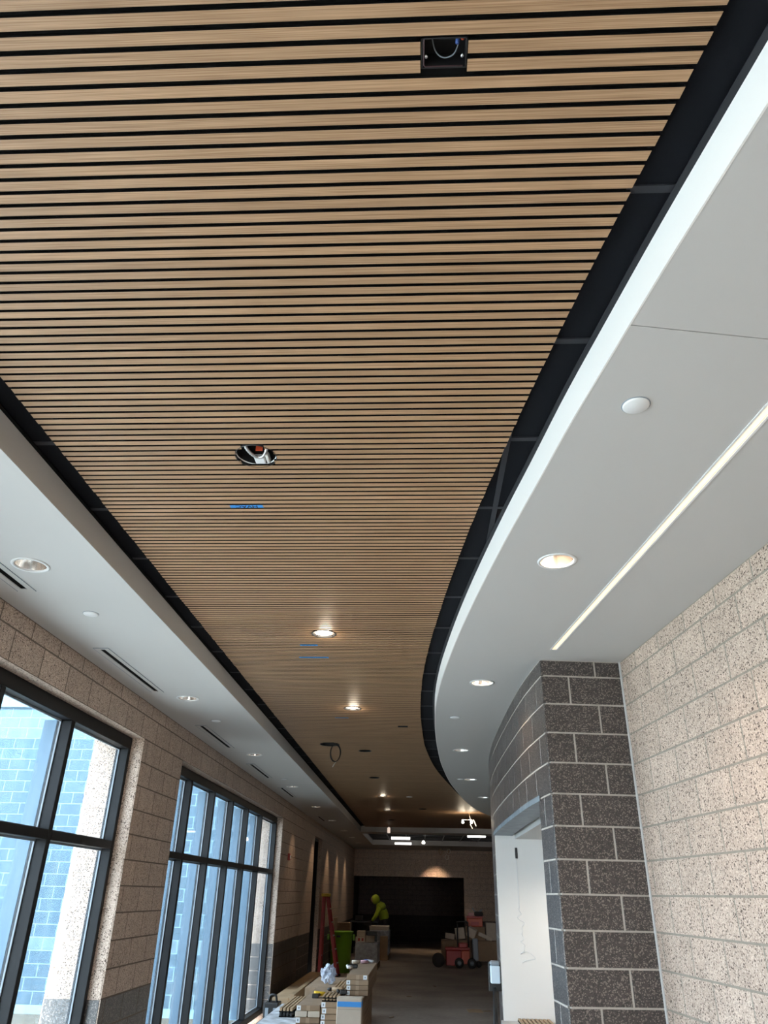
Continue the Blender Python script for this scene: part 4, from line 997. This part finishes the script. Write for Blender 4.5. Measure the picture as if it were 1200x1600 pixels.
# ------------------------------------------------------------------ right side pile
t_ = thing('loaded_pallet', 'low pallet with a long open carton on the right floor behind the red cart', 'pallet load', (1.45, 26.1, 0))
pallet(t_, .62, 25.7, 2.4, 26.6)
MB().bbox(.62, 25.72, .12, 1.50, 26.5, .62, .01).build('load_carton', M_card, t_)
MB().bbox(1.56, 25.72, .12, 2.4, 26.5, .62, .01, mi=0).build('load_carton', M_card, t_)
GR = 'loose pale cartons heaped on the right pallet'
for (x0,y0,z0,x1,y1,z1,rt,tl,l,mt) in (
    (.78,25.85,.65,.98,26.15,.80,.3,(0,.12),'small pale carton at the left end of the right heap',M_cardl),
    (1.06,25.9,.655,1.32,26.15,.95,.1,(0,-.12),'upright white-grey carton behind the black cart handle',M_cardl),
    (1.42,25.70,.72,1.68,25.98,.96,-.2,(.1,.42),'tilted pale carton with open front in middle of the right heap',M_cardl),
    (1.74,25.72,.69,2.16,25.98,.79,0,(0,.36),'flat pale carton sloping down to the right on the right heap',M_cardl),
    (2.02,26.2,.622,2.32,26.48,1.10,0,None,'upright pale carton at the right end of the right heap',M_cardl),
    (1.40,26.2,.622,1.98,26.5,.98,0,None,'dark brown carton under the orange tool box',M_card)):
    MB().bbox(x0,y0,z0,x1,y1,z1,.006,rot=rt,tilt=tl).solo('cardboard_carton', mt, l, 'carton', GR)
t_ = thing('tool_box', 'orange-red open tool box on top of the heaped cartons at right', 'tool box', (1.66, 26.35, .98))
MB().bbox(1.44,26.2,.981,1.92,26.5,1.22,.02).build('box_body', M_orange, t_); MB().bbox(1.42,26.18,1.22,1.94,26.52,1.27,.01).build('rim', M_redp, t_)
MB().bbox(1.55,26.19,1.02,1.80,26.199,1.12,.003).build('front_panel', M_redp, t_)
MB().bbox(1.48,26.25,1.27,1.66,26.45,1.36,.01).solo('rag_bundle', M_pink, 'pale pink bundle in the orange tool box', 'bundle')
t_ = thing('power_saw', 'dark power tool with grey handle lying on the orange tool box', 'power tool', (1.80, 26.35, 1.27))
MB().bbox(1.68,26.25,1.271,1.95,26.45,1.40,.03).build('tool_body', M_mud, t_); MB().tube(catmull([(1.62,26.3,1.50),(1.68,26.3,1.41),(1.80,26.3,1.38),(1.92,26.3,1.46)],5), .02, 8).build('handle', M_blu, t_)
# red rolling cart box with handle
t_ = thing('rolling_tool_cart', 'red rolling tool box with black wheels and tall black pull handle', 'tool cart', (1.05, 24.6, 0))
MB().bbox(.71,24.42,.06,1.15,24.85,.44,.02).build('cart_body', M_redp, t_); MB().bbox(.69,24.40,.44,1.40,24.88,.50,.012).build('lid', M_redp, t_)
MB().bbox(1.15,24.42,.10,1.39,24.85,.44,.015).build('side_bin', M_orange, t_)
MB().bbox(1.08,24.50,.50,1.34,24.75,.62,.02).build('upper_tray', M_redp, t_)
for x in (1.08, 1.44):
    b = MB(); b.lathe([(.03,-.04),(.12,-.04),(.13,-.02),(.13,.02),(.12,.04),(.03,.04)], 0, 0, 0, 22, cap0=True, cap1=True); b.v = [(v[0]+x, v[2]+24.40, v[1]+.13) for v in b.v]
    wh = b.build('wheel', M_bk, t_); b = MB(); b.lathe([(.001,-.045),(.06,-.045),(.06,.045),(.001,.045)], 0, 0, 0, 16); b.v = [(v[0]+x, v[2]+24.40, v[1]+.13) for v in b.v]; b.build('hub', M_blu, wh)
MB().tube(catmull([(1.07,24.9,.50),(1.07,24.9,1.08),(1.09,24.9,1.13),(1.17,24.9,1.15),(1.33,24.9,1.15),(1.36,24.9,1.13),(1.38,24.9,1.08),(1.38,24.9,.50)],3), .022, 8).build('pull_handle', M_bk, t_)
# hose reel / tyre at left of cart
t_ = thing('cable_reel', 'dark round cable reel lying on floor left of the red cart', 'reel', (.49, 24.6, 0))
b = MB(); b.lathe([(.05,-.07),(.18,-.07),(.18,-.05),(.12,-.05),(.12,.05),(.18,.05),(.18,.07),(.05,.07)], 0, 0, 0, 24, cap0=True, cap1=True); b.v = [(v[0]+.49, v[2]+24.6, v[1]+.18) for v in b.v]; b.build('spool', M_mud, t_)
MB().tube([(.49+.13*math.cos(2*math.pi*k/20), 24.6, .18+.13*math.sin(2*math.pi*k/20)) for k in range(20)], .03, 6, closed=True).build('cable_winding', M_bk, t_)
# wheeled grey tub
t_ = thing('wheeled_frame', 'grey upright wheeled frame just right of the red cart', 'cart', (1.56, 24.9, 0))
MB().bbox(1.50,24.8,.16,1.66,25.0,.72,.02).build('frame_body', M_blu, t_)
for x in (1.50, 1.66): MB().tube([(x,24.8,.08),(x,24.88,.08)], .08, 14).build('wheel', M_bk, t_)
# floor cardboard scrap
MB().bbox(.82,15.5,.0005,1.08,15.85,.012,.002, rot=.05).solo('cardboard_scrap', M_ochre, 'flat tan cardboard scrap on the bare floor near the curved wall', 'scrap')
MB().bbox(1.10,15.65,.0005,1.24,15.75,.006,.002, rot=.3).solo('paper_scrap', M_pallet, 'thin dull scrap on the floor beside the tan cardboard', 'scrap')
for i, (x, y) in enumerate(((-.3,17.5),(-.55,14.6),(.25,19.5))): MB().bbox(x,y,.0005,x+.10,y+.03,.01,.002,rot=i).solo('floor_chip', M_card, ['small dark chip on the open floor in mid hall','small dark chip on the floor right of the carton piles','small dark chip on the floor nearest the red cart'][i], 'scrap')

# sanitizer stand
t_ = thing('dispenser_stand', 'white and blue dispenser on a black pole stand in front of the curved wall', 'stand', (.56, 6.8, 0))
MB().tube([(.545,6.8,.02),(.575,6.8,1.18)], .017, 10).build('pole', M_bk, t_)
MB().lathe([(.15,0),(.15,.012),(.03,.025)], .545, 6.8, 0, 24, cap0=True).build('base_plate', M_bk, t_)
MB().bbox(.543,6.76,1.205,.617,6.83,1.325,.006).build('dispenser_body', mat('pale_blue_white_plastic', (.62,.74,.84), .4), t_)
MB().bbox(.541,6.755,1.325,.615,6.835,1.357,.010).build('dispenser_cap', M_blu, t_)
MB().bbox(.53,6.83,1.15,.63,6.845,1.345,.003).build('back_plate', M_bk, t_)
# slat offcut on the half-wall counter
t_ = thing('slat_panel_offcut', 'small oak slat panel offcut lying on the counter in the curved wall opening', 'slat panels', (1.17, 8.75, ZW))
g_ = MB(); g_.box(.98,8.40,ZW+.001,1.32,9.03,ZW+.008); g_.build('felt_backing', M_felt, t_)
for i in range(8): MB().bbox(.984+i*.0415,8.40,ZW+.008,.984+i*.0415+.029,9.03,ZW+.024,.002).build('slat', M_ochre, t_)
# junction box and cord on the white end wall
t_ = thing('junction_box', 'narrow dark junction box in the white wall inside the opening', 'electrical box', (1.065, 9.026, 2.19))
MB().bbox(1.052,9.022,2.19,1.078,9.031,2.30,.002).build('box_face', M_mud, t_)
b = MB()
rr = random.Random(3); pts = [(1.06,9.018,2.19),(1.062,9.018,1.95),(1.063,9.018,1.72)]
for i in range(16): pts.append((1.07+rr.uniform(-.035,.035), 9.02-rr.uniform(0,.03), 1.70-.026*i))
pts += [(1.05,9.018,1.28),(1.12,9.018,1.30),(1.20,9.018,1.24),(1.10,9.018,1.22),(1.06,9.018,1.20)]
b.tube(catmull(pts, 4), .0032, 6)
tag(b.build('tangled_wire', M_trimw), 'tangled white cord hanging down the white wall below the junction box', 'cord')
